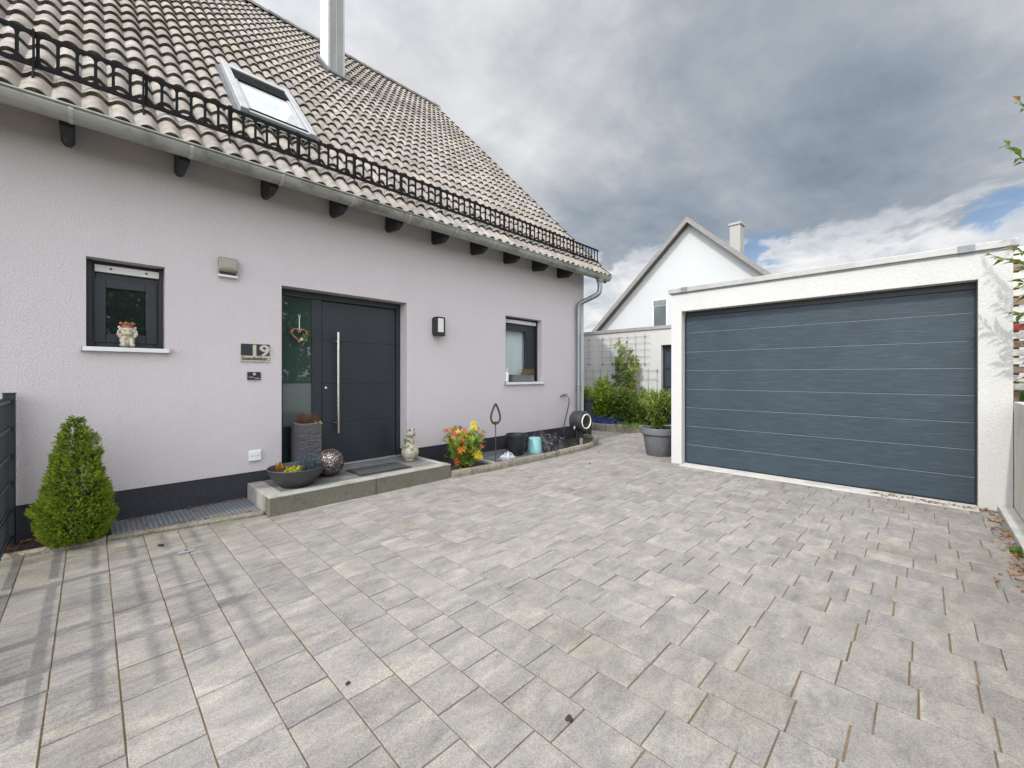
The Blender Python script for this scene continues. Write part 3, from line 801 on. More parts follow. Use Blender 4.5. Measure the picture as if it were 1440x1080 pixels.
# gate-stop plate let into the paving
s = MB(); s.box(.43, .53, 3.735, 3.79, .003, .012); s.lathe([(.016, .012), (.014, .0145)], (.48, 3.762, 0), 12)
gs = s.build('gate_stop', 'alu', bevel=.003); tag(gs, 'small metal gate stop plate set in the paving', 'gate stop')
s = MB(); s.lathe([(.011, .0146), (.011, .0150)], (.48, 3.762, 0), 12); s.build('hole', 'eye_black', gs)

# ------------------------------------------------------------------ left fence and gate
def fence(name, label, cat, x, y0, y1, H, posts):
    t = thing(name, label, cat, (x, y0, 0))
    for py in posts:
        f = MB(); f.box(x - .03, x + .03, py - .03, py + .03, -.05, H); f.box(x - .034, x + .034, py - .034, py + .034, H + .001, H + .012)
        f.build('post', 'anthracite', t, bevel=.004)
    f = MB()
    z = .08
    while z < H - .01:
        for dx in (-.009, .009): f.box(x + dx - .004, x + dx + .004, y1, y0, z - .009, z + .009)
        z += .2
    y = y1
    while y < y0:
        f.tube([(x, y, .05), (x, y, H - .02)], .003, 5); y += .05
    f.build('mesh_panel', 'anthracite', t)
    return t
fence('mesh_fence', 'anthracite double rod fence with square post beside the conifer', 'fence', -.425, 4.80, 3.85, 1.13, (4.82,))
ft = fence('garden_gate', 'anthracite metal gate at the left edge of the drive', 'gate', -.425, 3.70, 2.2, 1.10, (3.74, 3.02, 2.70))

# ------------------------------------------------------------------ right: kerb, concrete wall, bank
kerb = MB()
y = 5.93
for a, b_ in ((5.94, 4.92), (4.91, 3.9), (3.89, 2.9), (2.89, 1.9), (1.89, .9), (.89, -.1), (-.11, -1.1)):
    kerb.box(b_, a, -.601, -.505, -.05, .06)
struct(kerb.build('kerb', 'concrete', bevel=.008))
rw = thing('retaining_wall', 'bare concrete retaining wall beside the garage', 'wall', (3, -.72, 0))
for a, b_ in ((5.947, 4.45), (4.44, 2.95), (2.94, 1.45), (1.44, -.05), (-.06, -1.6)):
    s = MB(); s.box(b_, a, -.80, -.604, -.05, 1.03); s.build('concrete_panel', 'concrete_sunlit', rw, bevel=.008)
bk = MB(); bk.box(-4, 13, -8, -.805, -.1, .96); struct(bk.build('lawn_bank', 'grass_ground'))

# ------------------------------------------------------------------ GARAGE
GU = 5.95; GD = 6.085
ga = thing('garage', 'white flat roofed single garage with dark blue grey sectional door', 'garage', (8, 1.0, 0))
def wall_x(mb, y0, y1, z0, z1, hole, x, depth):
    a, b_, c, d = hole
    for (p, q, r, t) in ((y0, a, z0, z1), (b_, y1, z0, z1), (a, b_, d, z1)):
        mb.add([(x, p, r), (x, p, t), (x, q, t), (x, q, r)], [(0, 1, 2, 3)])
    mb.add([(x, a, c), (x + depth, a, c), (x + depth, a, d), (x, a, d)], [(0, 1, 2, 3)])
    mb.add([(x, b_, c), (x, b_, d), (x + depth, b_, d), (x + depth, b_, c)], [(0, 1, 2, 3)])
    mb.add([(x, a, d), (x + depth, a, d), (x + depth, b_, d), (x, b_, d)], [(0, 1, 2, 3)])
s = MB(); GH = 2.455
wall_x(s, -.60, 2.60, -.05, GH, (-.385, 2.452, -.05, 2.19), GU, .16)
s.add([(GU, 2.60, -.05), (GU, 2.60, GH), (9.99, 2.60, GH), (9.99, 2.60, -.05)], [(0, 1, 2, 3)])
s.add([(GU, -.60, -.05), (9.99, -.60, -.05), (9.99, -.60, GH), (GU, -.60, GH)], [(0, 1, 2, 3)])
s.add([(GU, -.60, GH), (9.99, -.60, GH), (9.99, 2.60, GH), (GU, 2.60, GH)], [(0, 1, 2, 3)])
s.add([(9.99, -.60, -.05), (9.99, 2.60, -.05), (9.99, 2.60, GH), (9.99, -.60, GH)], [(0, 1, 2, 3)])
s.build('wall', 'stucco_white', ga)
s = MB()
s.box(GU - .03, GU + .14, -.635, 2.635, GH + .002, GH + .068); s.box(GU + .141, 10.0, -.635, -.50, GH + .002, GH + .068); s.box(GU + .141, 10.0, 2.50, 2.635, GH + .002, GH + .068)
cap = s.build('parapet_cap', 'alu_cap', ga, bevel=.004)
for (a, b_) in ((2.36, 2.45), (-.365, -.25)):
    s = MB(); s.box(GU - .033, GU + .142, a, b_, GH - .001, GH + .0705); s.build('cap_joint', 'alu_joint', cap, bevel=.003)
s = MB(); s.box(GU - .008, GU - .001, -.6, 2.6, GH - .018, GH + .0015); s.build('drip_edge', 'alu_joint', cap)
# sectional door
zs = [.012, .272, .541, .808, 1.075, 1.345, 1.612, 1.889, 2.118]
s = MB(); s.box(GD + .022, GD + .05, -.384, 2.451, .01, 2.188)
s.box(GD + .004, GD + .021, -.384, 2.451, 2.122, 2.188)
gdr = s.build('garage_door', 'anthracite_dark', ga)
for i, (a, b_) in enumerate(zip(zs, zs[1:])):
    s = MB(); y0, y1 = -.372, 2.440
    pr_ = [(GD, a + .001), (GD, b_ - .0065), (GD + .006, b_ - .0005), (GD + .02, b_ - .0005), (GD + .02, a + .001)]
    s.prism([(x, z) for x, z in pr_], y0, y1, 'y')
    s.build('door_panel', 'garage_skin', gdr, bevel=.0015)
s = MB()
for z in zs[1:-1]: s.box(GD - .0012, GD + .004, -.37, 2.438, z - .0056, z - .0016)
s.each('panel_bead', 'bead', gdr)
s = MB(); s.box(GD - .02, GD + .02, -.384, -.3735, .008, 2.12); s.box(GD - .02, GD + .02, 2.4415, 2.451, .008, 2.12)
s.each('side_rail', 'anthracite', gdr)
s = MB(); s.box(GD - .012, GD + .015, -.372, 2.440, .0065, .0115); s.build('bottom_seal', 'plastic_black', gdr)

# ------------------------------------------------------------------ garden building with trellis behind
an = thing('garden_building', 'white flat roofed garden building behind the garage with wire trellis', 'building', (11, 5.5, 0))
s = MB(); AX = 10.0; AH = 2.43
wall_x(s, 2.66, 11.0, -.05, AH, (3.65, 4.63, -.05, 2.03), AX, .14)
s.add([(AX, 11, -.05), (AX, 11, AH), (13.5, 11, AH), (13.5, 11, -.05)], [(0, 1, 2, 3)])
s.add([(AX, 2.66, -.05), (13.5, 2.66, -.05), (13.5, 2.66, AH), (AX, 2.66, AH)], [(0, 1, 2, 3)])
s.add([(13.5, 2.66, -.05), (13.5, 11, -.05), (13.5, 11, AH), (13.5, 2.66, AH)], [(0, 1, 2, 3)])
s.add([(AX, 2.66, AH), (13.5, 2.66, AH), (13.5, 11, AH), (AX, 11, AH)], [(0, 1, 2, 3)])
s.build('wall', 'stucco_white', an)
s = MB(); s.box(AX - .03, AX + .14, 2.645, 11.03, AH + .002, AH + .085); s.build('parapet_cap', 'alu_cap', an, bevel=.004)
s = MB(); s.box(AX + .10, AX + .139, 3.652, 4.628, .0, 2.028); dd = s.build('door', 'anthracite', an, bevel=.003)
s = MB()
for z in (.55, 1.0, 1.45): s.box(AX + .094, AX + .0995, 3.72, 4.56, z, z + .40)
s.each('door_panel', 'garage_skin', dd, bevel=.004)
def trellis(y0, y1, z0, z1, zs, ys, label):
    s = MB(); x = AX - .035
    for z in zs: s.tube([(x, y0, z), (x, y1, z)], .0045, 5)
    for y in ys: s.tube([(x - .006, y, z0), (x - .006, y, z1)], .0045, 5)
    for y in (ys[0], ys[-1]):
        for z in (zs[0], zs[-1]): s.tube([(AX - .002, y, z), (x - .012, y, z)], .014, 8)
    tag(s.build('wire_trellis', 'zinc_pipe'), label, 'trellis')
trellis(4.90, 6.45, 1.52, 2.34, (1.58, 1.76, 1.94, 2.11, 2.28), (5.05, 5.30, 5.54, 5.79, 6.04, 6.30), 'grey wire trellis fixed to the upper right of the white garden wall')
trellis(6.62, 7.9, 1.52, 2.34, (1.58, 1.76, 1.94, 2.11, 2.28), (6.75, 7.0, 7.25, 7.5, 7.75), 'grey wire trellis on the garden wall partly hidden behind the downpipe corner')
trellis(4.66, 7.5, .30, 1.47, (.42, .68, .93, 1.18, 1.40), [4.72 + i * .235 for i in range(12)], 'long grey wire trellis low on the white garden wall behind the bushes')

# curved bed in front of the trellis
bs = MB()
arcb = [(8.05, 6.6), (8.12, 5.9), (8.18, 5.40), (8.28, 4.88), (8.46, 4.50), (8.80, 4.12), (9.25, 3.85), (9.95, 3.75)]
bs.add([(x + .06, y + .04, .10) for x, y in arcb] + [(9.99, 6.6, .10)], [tuple(range(len(arcb) + 1))[::-1]])
struct(bs.build('bed_soil', 'soil'))
P = [Vector((x, y, 0)) for x, y in arcb]; segs = []
for a, b_ in zip(P, P[1:]):
    m_ = max(1, round((b_ - a).length / .33))
    for i in range(m_): segs.append((a.lerp(b_, i / m_), a.lerp(b_, (i + 1) / m_)))
for i, (a, b_) in enumerate(segs):
    d = (b_ - a).normalized(); nn_ = Vector((-d.y, d.x, 0)) ; L = (b_ - a).length; s = MB()
    hh = .165 + rnd.uniform(-.012, .012); t = rnd.uniform(.8, 1.1); vs = []; m_ = 5
    for q in range(m_ + 1):
        p = a + d * (.006 + (L - .012) * q / m_)
        e = .012 if q in (0, m_) else 0
        def jj(): return rnd.uniform(-.007, .007)
        vs += [p + Vector((0, 0, -.03)) + nn_ * e, p + nn_ * (jj() + e) + Vector((0, 0, hh * .5)), p + nn_ * (.012 + jj() + e) + Vector((0, 0, hh - .012)), p + nn_ * .035 + Vector((0, 0, hh + jj() * .5)), p + nn_ * .12 + Vector((0, 0, hh + jj() * .5)), p + nn_ * .13 + Vector((0, 0, -.03))]
    fs = [(q * 6 + w_, (q + 1) * 6 + w_, (q + 1) * 6 + w_ + 1, q * 6 + w_ + 1) for q in range(m_) for w_ in range(5)] + [tuple(range(6))[::-1], tuple(range(m_ * 6, m_ * 6 + 6))]
    s.add(vs, fs, (t, t, t * .97))
    tag(s.build('edging_stone', 'granite_rough'), 'split granite block edging the curved garden bed behind the house', 'stone', 'granite blocks round the garden bed')

# ------------------------------------------------------------------ neighbour's house
NX = 18.0; NA = 7.06; NZ = 7.97; NS_ = .95
nb = thing('neighbour_house', 'white neighbouring house with steep brown edged gable behind the garden wall', 'house', (22, 7, 0))
hw = 4.9; ez = NZ - .22 - NS_ * hw
s = MB()
s.prism([(NA - hw, -.05), (NA + hw, -.05), (NA + hw, ez), (NA, NZ - .22), (NA - hw, ez)], NX, NX + 10, 'x')
s.build('wall', 'stucco_far', nb)
s = MB()
for sg_ in (-1, 1):
    pts = [(NA, NZ - .20), (NA, NZ), (NA + sg_ * (hw + .5), NZ - NS_ * (hw + .5)), (NA + sg_ * (hw + .5), NZ - .2 - NS_ * (hw + .5))]
    s.prism(pts[::sg_], NX - .30, NX + 10.3, 'x')
rfn = s.build('roof', 'tile_far', nb)
s = MB()
for sg_ in (-1, 1):
    pts = [(NA, NZ - .22), (NA, NZ + .02), (NA + sg_ * (hw + .52), NZ + .02 - NS_ * (hw + .52)), (NA + sg_ * (hw + .52), NZ - .22 - NS_ * (hw + .52))]
    s.prism(pts[::sg_], NX - .345, NX - .302, 'x')
s.build('verge_board', 'brown_verge', rfn)
s = MB(); s.box(20.2, 20.75, 5.72, 6.15, 6.0, 8.0); s.box(20.15, 20.8, 5.67, 6.20, 8.001, 8.1); s.build('chimney', 'stucco_grey', rfn)
s = MB(); s.box(NX - .02, NX + .03, 8.02, 8.75, 3.25, 4.72); wn = s.build('window', 'alu_white', nb)
s = MB(); s.box(NX - .026, NX - .0205, 8.10, 8.67, 3.32, 4.40); s.build('pane', 'glass_frost', wn)
s = MB(); s.box(NX - .04, NX - .0205, 8.09, 8.68, 4.43, 4.66); s.build('shutter', 'alu_joint', wn)

# slatted screen right of the garage, on the bank
sc_ = thing('slatted_screen', 'white and brown slatted wooden screen right of the garage', 'screen', (6.7, -1.4, .96))
for y in (-.68, -1.7, -2.7):
    s = MB(); s.box(6.74, 6.82, y - .04, y + .04, .9, 2.62); s.build('post', 'slat_brown', sc_, bevel=.004)
z = 1.12; i = 0; kinds = ['slat_white', 'slat_white', 'slat_brown', 'slat_white', 'slat_white', 'slat_brown', 'slat_white', 'slat_red', 'slat_white', 'slat_white', 'slat_brown', 'slat_white', 'slat_white', 'slat_white', 'slat_brown', 'slat_white', 'slat_white']
for kd in kinds:
    s = MB(); s.box(6.70, 6.735, -2.75, -.64, z, z + .066); s.build('slat', kd, sc_, bevel=.003); z += .088
# ------------------------------------------------------------------ PLANTS
def twig_paths(mb, base, n, h, spread, rad=.006, col=(1, 1, 1), up=.9):
    tips = []
    for i in range(n):
        a = rnd.uniform(0, 2 * pi); q = spread * math.sqrt(rnd.random())
        top = Vector(base) + Vector((cos(a) * q, sin(a) * q, h * rnd.uniform(.65, 1)))
        b0 = Vector(base) + Vector((cos(a), sin(a), 0)) * .02
        mid = b0.lerp(top, .5) + Vector((rnd.uniform(-.04, .04), rnd.uniform(-.04, .04), h * .08))
        mb.tube([b0, mid, top], [rad, rad * .75, rad * .4], 5, col); tips.append((b0, mid, top))
    return tips

# clipped conifer by the fence
t = thing('conifer', 'bright green cone shaped conifer against the lilac wall beside the fence', 'conifer', (-.075, 4.55, 0))
s = MB(); s.tube([(-.075, 4.55, -.02), (-.075, 4.55, .5), (-.075, 4.55, .8)], [.035, .022, .008], 8); s.build('trunk', 'bark', t)
f = MB()
Hc = .945; PRF = [(0, .14), (.10, .185), (.25, .195), (.40, .17), (.55, .135), (.70, .088), (.80, .062), (.88, .05), (.95, .025), (1, .005)]
lobes = [(rnd.uniform(0, 2 * pi), rnd.uniform(.05, .95), rnd.uniform(.72, 1.17), rnd.uniform(.04, .075)) for _ in range(60)]
def cone_r(z, a):
    u = z / Hc
    for (ua, ra_), (ub, rb_) in zip(PRF, PRF[1:]):
        if ua <= u <= ub: r = ra_ + (rb_ - ra_) * (u - ua) / (ub - ua)
    for (la, lz, lk, lw) in lobes:
        da = (a - la + pi) % (2 * pi) - pi
        r += (lk - .975) * .30 * math.exp(-(da * da) / .10 - ((u - lz) / lw) ** 2)
    return r
for i in range(7600):
    u = 1 - math.sqrt(rnd.random() * .985 + .005) if rnd.random() < .8 else rnd.random() * .97
    a = rnd.uniform(0, 2 * pi); z = u * Hc
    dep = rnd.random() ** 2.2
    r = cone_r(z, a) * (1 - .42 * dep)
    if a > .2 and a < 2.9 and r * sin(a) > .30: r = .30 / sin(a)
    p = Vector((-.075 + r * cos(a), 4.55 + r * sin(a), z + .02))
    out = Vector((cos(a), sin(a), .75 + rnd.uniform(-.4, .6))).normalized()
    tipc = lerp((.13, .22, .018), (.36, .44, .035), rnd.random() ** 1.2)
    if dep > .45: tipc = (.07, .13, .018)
    if rnd.random() < .02: tipc = (.16, .10, .04)
    L = rnd.uniform(.024, .042); sd = out.cross(U3()).normalized()
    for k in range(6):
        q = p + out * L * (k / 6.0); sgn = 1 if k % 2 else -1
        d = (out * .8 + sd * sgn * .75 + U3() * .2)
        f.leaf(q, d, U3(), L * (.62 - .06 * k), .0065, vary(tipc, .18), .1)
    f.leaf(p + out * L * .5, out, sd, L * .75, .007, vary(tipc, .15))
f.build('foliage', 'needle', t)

# pieris with red and yellow shoots
t = thing('flame_shrub', 'small shrub with yellow, orange and red shoots right of the door step', 'shrub', (3.52, 4.40, .03))
s = MB(); tips = twig_paths(s, (3.53, 4.42, .02), 52, .53, .25, .006); s.build('stem', 'twig', t)
f = MB()
def whorl(p, axis, n, L, W, c0, c1, droop=.2):
    axis = Vector(axis).normalized()
    sd = axis.orthogonal().normalized(); q = axis.cross(sd)
    for i in range(n):
        a = 2 * pi * i / n * 1.9 + rnd.uniform(-.3, .3); e = rnd.uniform(.1, .9)
        d = axis * (e - droop) + (sd * cos(a) + q * sin(a))
        f.leaf(p, d, axis, L * rnd.uniform(.7, 1.1), W, vary(lerp(c0, c1, rnd.random()), .2), .12, .2)
green0, green1 = (.09, .20, .025), (.22, .34, .05)
for (b0, m_, tp) in tips:
    for q in range(17):
        w = rnd.uniform(.12, .95); p = (b0.lerp(m_, w * 2) if w < .5 else m_.lerp(tp, w * 2 - 1)) + Vector((rnd.gauss(0, .05), rnd.gauss(-.02, .05), rnd.gauss(0, .03)))
        whorl(p, (U3() + Vector((0, -.2, .6))), 7, .055, .014, *rnd.choice([(green0, green1), (green0, green1), ((.14, .22, .02), (.30, .36, .04))]))
for (b0, m_, tp) in tips:
    k = rnd.random()
    cc = [((.60, .12, .03), (.68, .26, .03)), ((.72, .30, .03), (.74, .42, .05)), ((.62, .58, .06), (.40, .45, .05)), ((.66, .62, .10), (.76, .55, .06))][min(3, int(k * 4))]
    if tp.z > .5 and k < .3: cc = ((.45, .04, .07), (.60, .15, .18))
    whorl(tp, Vector((tp.x - 3.52, tp.y - 4.42 - .1, .25)), 13, .062, .013, *cc)
    if rnd.random() < .8: whorl(tp + Vector((rnd.uniform(-.07, .07), rnd.uniform(-.06, .02), -.10)), Vector((rnd.uniform(-1, 1), -.8, .5)), 11, .056, .012, *cc)
for p, cc in (((3.32, 4.32, .14), ((.55, .03, .03), (.45, .05, .03))), ((3.62, 4.19, .20), ((.78, .60, .05), (.80, .50, .04))), ((3.60, 4.20, .22), ((.78, .62, .05), (.70, .58, .05))),
              ((3.36, 4.22, .30), ((.70, .20, .03), (.75, .33, .05))), ((3.74, 4.40, .60), ((.74, .62, .09), (.60, .55, .10))), ((3.72, 4.38, .54), ((.70, .50, .08), (.66, .60, .10))), ((3.38, 4.45, .55), ((.50, .22, .06), (.55, .32, .06)))):
    for _ in range(3 if p[2] > .15 else 1): whorl(Vector(p) + U3() * .03, (U3() * .5 + Vector((-.3, -.6, .5))), 12, .062, .014, *cc)
f.build('foliage', 'leaf', t)

# drop shaped garden stake
s = MB(); bx, by, bz = 3.935, 4.20, .03
pts = []
for i in range(40):
    a = 2 * pi * i / 40; x = .072 * sin(a); z = -cos(a)
    zz = .095 * z if z < 0 else .18 * z ** 1.0
    x *= (1 - max(0, z) ** 1.3 * .62) if z > 0 else 1
    pts.append((bx + x * .9, by - x * .35, .695 + zz))
stk = thing('garden_stake', 'rusty metal teardrop garden stake beside the colourful shrub', 'garden stake', (bx, by, bz))
s.tube(pts, .015, 8, closed=True); s.box(bx - .05, bx + .05, by - .016, by + .016, .598, .63)
s.build('teardrop', 'rust_iron', stk)
s = MB(); s.tube([(bx, by, .0), (bx + .004, by, .3), (bx, by, .61)], .007, 8); s.build('rod', 'rust_iron', stk)

# things on the step -----------------------------------------------------------
t = thing('tower_planter', 'tall grey split stone planter standing by the side pane of the door', 'planter', (1.68, 4.87, .171))
s = MB(); x0, x1, y0, y1, z0, z1 = 1.575, 1.79, 4.72, 5.035, .171, .745
def relief(mb, o, du, dv, nrm, nu, nv, amp):
    o, du, dv, nrm = Vector(o), Vector(du), Vector(dv), Vector(nrm); vs = []
    for j in range(nv + 1):
        for i in range(nu + 1):
            p = o + du * (i / nu) + dv * (j / nv)
            hgt = 0 if i in (0, nu) or j in (0, nv) else amp * (noise.noise(Vector((p.x * 14 + p.y * 14, 3, p.z * 62))) + .6 * noise.noise(Vector((p.x * 30 + p.y * 30, 9, p.z * 120))))
            vs.append(p + nrm * hgt)
    fs = [(j * (nu + 1) + i, j * (nu + 1) + i + 1, (j + 1) * (nu + 1) + i + 1, (j + 1) * (nu + 1) + i) for j in range(nv) for i in range(nu)]
    mb.add(vs, fs)
relief(s, (x0, y0, z0), (x1 - x0, 0, 0), (0, 0, z1 - z0), (0, -1, 0), 22, 70, .007)
relief(s, (x0, y1, z0), (0, y0 - y1, 0), (0, 0, z1 - z0), (-1, 0, 0), 30, 70, .007)
relief(s, (x1, y0, z0), (0, y1 - y0, 0), (0, 0, z1 - z0), (1, 0, 0), 30, 70, .007)
s.add([(x1, y1, z0), (x0, y1, z0), (x0, y1, z1), (x1, y1, z1)], [(0, 1, 2, 3)])
s.build('body', 'stone_strip', t)
s = MB()
for (a, b_, c, d) in ((x0 - .002, x1 + .002, y0 - .002, y0 + .018), (x0 - .002, x1 + .002, y1 - .018, y1 + .002), (x0 - .002, x0 + .018, y0 + .0185, y1 - .0185), (x1 - .018, x1 + .002, y0 + .0185, y1 - .0185)): s.box(a, b_, c, d, z1 - .012, z1 + .004)
s.build('rim', 'pot_grey', t, bevel=.003)
s = MB(); s.box(x0 + .019, x1 - .019, y0 + .019, y1 - .019, .6, z1 - .02); s.build('soil', 'soil', t)
s = MB()
for i in range(260):
    p = Vector((rnd.uniform(x0 + .02, x1 - .02), rnd.uniform(y0 + .02, y1 - .02), z1 - .02)); hgt = rnd.uniform(.05, .13); q = p + Vector((rnd.uniform(-.03, .03), rnd.uniform(-.03, .03), hgt))
    c = vary(rnd.choice([(.18, .09, .06), (.14, .08, .045), (.22, .13, .09)]), .2)
    s.tube([p, q], [.0022, .001], 4, c)
    for k in range(7): s.leaf(p.lerp(q, .3 + k * .1), U3() + Vector((0, 0, .8)), U3(), .016, .006, vary(c, .3))
for i in range(26): s.leaf((x1 - .03 + rnd.uniform(-.03, .02), y0 + .02 + rnd.uniform(-.02, .03), z1), U3() + Vector((.4, -.3, .5)), U3(), .03, .014, vary((.45, .40, .04), .2))
tag(s.build('heather', 'leaf'), 'dry brown heather growing in the tall stone planter', 'plant')

t = thing('plant_bowl', 'wide dark round bowl planter on the left end of the step', 'planter', (1.45, 4.47, .171))
s = MB(); s.lathe([(.0, .171), (.13, .171), (.145, .178), (.20, .235), (.245, .30), (.258, .345), (.262, .352), (.258, .358), (.248, .352), (.235, .305), (.0, .30)], (1.45, 4.47, 0), 48, cap=False)
s.build('bowl', 'terracotta_bowl', t, smooth=True).modifiers.new('e', 'EDGE_SPLIT').split_angle = R(45)
s = MB(); s.lathe([(.0, .325), (.15, .322), (.24, .315)], (1.45, 4.47, 0), 24, cap=False); s.build('soil', 'soil', t)
s = MB()
for i in range(150):
    a = rnd.uniform(0, 2 * pi); q = .11 * math.sqrt(rnd.random()); p = Vector((1.55 + q * cos(a), 4.43 + q * sin(a), .32))
    e = p + Vector((rnd.uniform(-.04, .04), rnd.uniform(-.04, .04), rnd.uniform(.06, .14))); c = vary((.10, .14, .16), .25)
    s.tube([p, e], [.003, .002], 4, c)
    for k in range(8): s.leaf(p.lerp(e, .2 + .1 * k), U3() + Vector((0, 0, .4)), U3(), .022, .007, vary(c, .3))
tag(s.build('lavender', 'leaf'), 'blue grey leafy plant in the dark bowl planter', 'plant')
s = MB()
for i in range(110):
    a = rnd.uniform(0, 2 * pi); q = .075 * math.sqrt(rnd.random()); p = Vector((1.385 + q * cos(a), 4.37 + q * sin(a), .325))
    s.leaf(p + Vector((0, 0, rnd.uniform(0, .045))), U3() + Vector((0, 0, .7)), U3(), .034, .018, vary(rnd.choice([(.62, .50, .03), (.50, .46, .04), (.35, .38, .04)]), .2))
tag(s.build('golden_creeper', 'leaf'), 'low yellow leaved plant in the front of the dark bowl planter', 'plant')
s = MB()
for i in range(5): s.leaf((1.285 + rnd.uniform(-.01, .01), 4.47 + rnd.uniform(-.015, .015), .335), Vector((rnd.uniform(-.5, .5), rnd.uniform(-.4, .2), 1)), (.3, -1, .2), .09, .06, vary((.42, .19, .025), .2), .25, .2)
tag(s.build('autumn_leaves', 'leaf'), 'orange brown upright leaves at the left of the dark bowl planter', 'leaves')

s = MB(); s.ball((1.845, 4.63, .171 + .147), .148, 40, 26)
tag(s.build('mosaic_ball', 'mosaic', smooth=True), 'shiny bronze mosaic ball resting behind the bowl on the step', 'decorative ball')

# frog figure on the right end of the step
fx, fy, fz = 2.905, 4.72, .171
t = thing('frog_figure', 'glazed stone frog figure hugging a round ball on the step', 'garden figure', (fx, fy, fz))
def FR(x, y, z): # local x right, y front, facing the drive
    ang = R(-158); return Vector((fx + x * cos(ang) + y * sin(ang) * -1, fy + x * sin(ang) + y * cos(ang), fz + z))
FM = Matrix.Rotation(R(-158), 3, 'Z')
s = MB()
s.ball(FR(0, 0, .108), (.112, .108, .108), 28, 18)
s.lathe([(.06, .0), (.07, .012), (.05, .02)], (fx, fy, fz), 20)
s.ball(FR(0, -.012, .245), (.062, .055, .075), 20, 14)
s.ball(FR(0, .004, .345), (.070, .060, .050), 20, 14, M=FM)
for sg_ in (-1, 1):
    s.ball(FR(sg_ * .040, .004, .392), (.024, .024, .026), 14, 10)
    s.tube([FR(sg_ * .05, -.01, .27), FR(sg_ * .078, .02, .225), FR(sg_ * .05, .065, .195), FR(sg_ * .02, .085, .19)], [.020, .017, .014, .015], 10)
    s.ball(FR(sg_ * .085, -.01, .205), (.036, .042, .034), 14, 10)
    for k in (-1, 0, 1): s.tube([FR(sg_ * .07, .05, .185), FR(sg_ * .07 + k * .014, .092, .165)], [.010, .008], 8)
s.build('body', 'ceramic_frog', t, remesh=.006)
s = MB()
for sg_ in (-1, 1): s.ball(FR(sg_ * .043, .024, .397), .0115, 12, 8)
s.each('eye', 'eye_black', t, smooth=True)
s = MB(); s.tube([FR(.02, .066, .330), FR(0, .069, .326), FR(-.02, .066, .330)], .003, 6); s.build('mouth', 'eye_black', t)
s = MB(); s.leaf(FR(.07, .01, .20), Vector((-.55, -.1, 1)), (.3, -1, 0), .12, .10, (1, 1, 1), .3, .1); s.build('leaf_cape', 'leaf_ceramic', t)

# things fixed to the wall ----------------------------------------------------------
t = thing('house_number_sign', 'beige and dark house number plate reading 19 Steinfeldstr.', 'sign', (1.19, 4.9, 1.41))
def plate(mb, x0, x1, z0, z1, y0, y1): mb.box(x0, x1, y0, y1, z0, z1)
s = MB(); plate(s, 1.06, 1.32, 1.412, 1.594, 4.884, 4.898); s.build('plate', 'sign_beige', t, bevel=.002)
s = MB(); plate(s, 1.0615, 1.3185, 1.473, 1.5925, 4.881, 4.8835); s.build('dark_panel', 'anthracite', t)
def text(body, x, z, y, size, mat, name, parent, w=None, bold=.0, ext=.0012):
    cu_ = bpy.data.curves.new(name, 'FONT'); cu_.body = body; cu_.size = size; cu_.extrude = ext; cu_.resolution_u = 6
    o = bpy.data.objects.new(name + '_curve', cu_); C.objects.link(o)
    dg = bpy.context.evaluated_depsgraph_get(); dg.update()
    me = bpy.data.meshes.new_from_object(o.evaluated_get(dg)); bpy.data.objects.remove(o)
    xs_ = [v.co.x for v in me.vertices]; k = (w / (max(xs_) - min(xs_))) if w else 1; mn = min(xs_)
    o0 = ORI[parent]
    for v in me.vertices:
        a, b_, c_ = v.co; v.co = Vector((x + (a - mn) * k, y - c_, z + b_)) - o0
    if bold:
        bm = bmesh.new(); bm.from_mesh(me); base = list(bm.faces)
        for n_, (dx, dz) in enumerate(((bold, 0), (-bold, 0), (0, bold * .5), (0, -bold * .5))):
            r_ = bmesh.ops.duplicate(bm, geom=list(set(base) | {v for f_ in base for v in f_.verts}))
            for v in [e for e in r_['geom'] if isinstance(e, bmesh.types.BMVert)]: v.co += Vector((dx, -.00015 * (n_ + 1), dz))
        bm.to_mesh(me); bm.free()
    me.materials.clear(); me.materials.append(MATS[mat]); me.name = name
    o = bpy.data.objects.new(name, me); C.objects.link(o); o.parent = parent; ORI[o] = o0; return o
text('19', 1.172, 1.4735, 4.8795, .160, 'sign_beige', 'number', t, .138, .007)
text('Steinfeldstr.', 1.068, 1.428, 4.8825, .048, 'anthracite_dark', 'street_name', t, .244, .0017)

t = thing('doorbell', 'small dark doorbell plate under the house number plate', 'doorbell', (1.18, 4.9, 1.225))
s = MB(); s.box(1.119, 1.239, 4.886, 4.898, 1.224, 1.306); s.build('plate', 'anthracite_dark', t, bevel=.003)
s = MB(); s.box(1.12, 1.238, 4.888, 4.898, 1.2185, 1.2235); s.build('base', 'sign_beige', t)
s = MB(); s.lathe([(.0155, 0), (.014, .006), (.010, .008)], (1.181, 4.886, 1.283), 18, M=Matrix.Rotation(R(90), 3, 'X')); s.build('button', 'alu', t)
s = MB(); s.box(1.132, 1.175, 4.8845, 4.8862, 1.249, 1.256); s.box(1.182, 1.226, 4.8845, 4.8862, 1.238, 1.245); s.each('nameplate', 'alu', t)

t = thing('outlet_cover', 'small white square outlet cover low on the lilac wall', 'outlet', (1.187, 4.9, .392))
s = MB(); s.box(1.13, 1.244, 4.878, 4.898, .392, .50); s.build('cover', 'plastic_white', t, bevel=.005)
s = MB(); s.box(1.138, 1.236, 4.872, 4.8785, .447, .492); s.build('flap', 'plastic_white', t, bevel=.003)

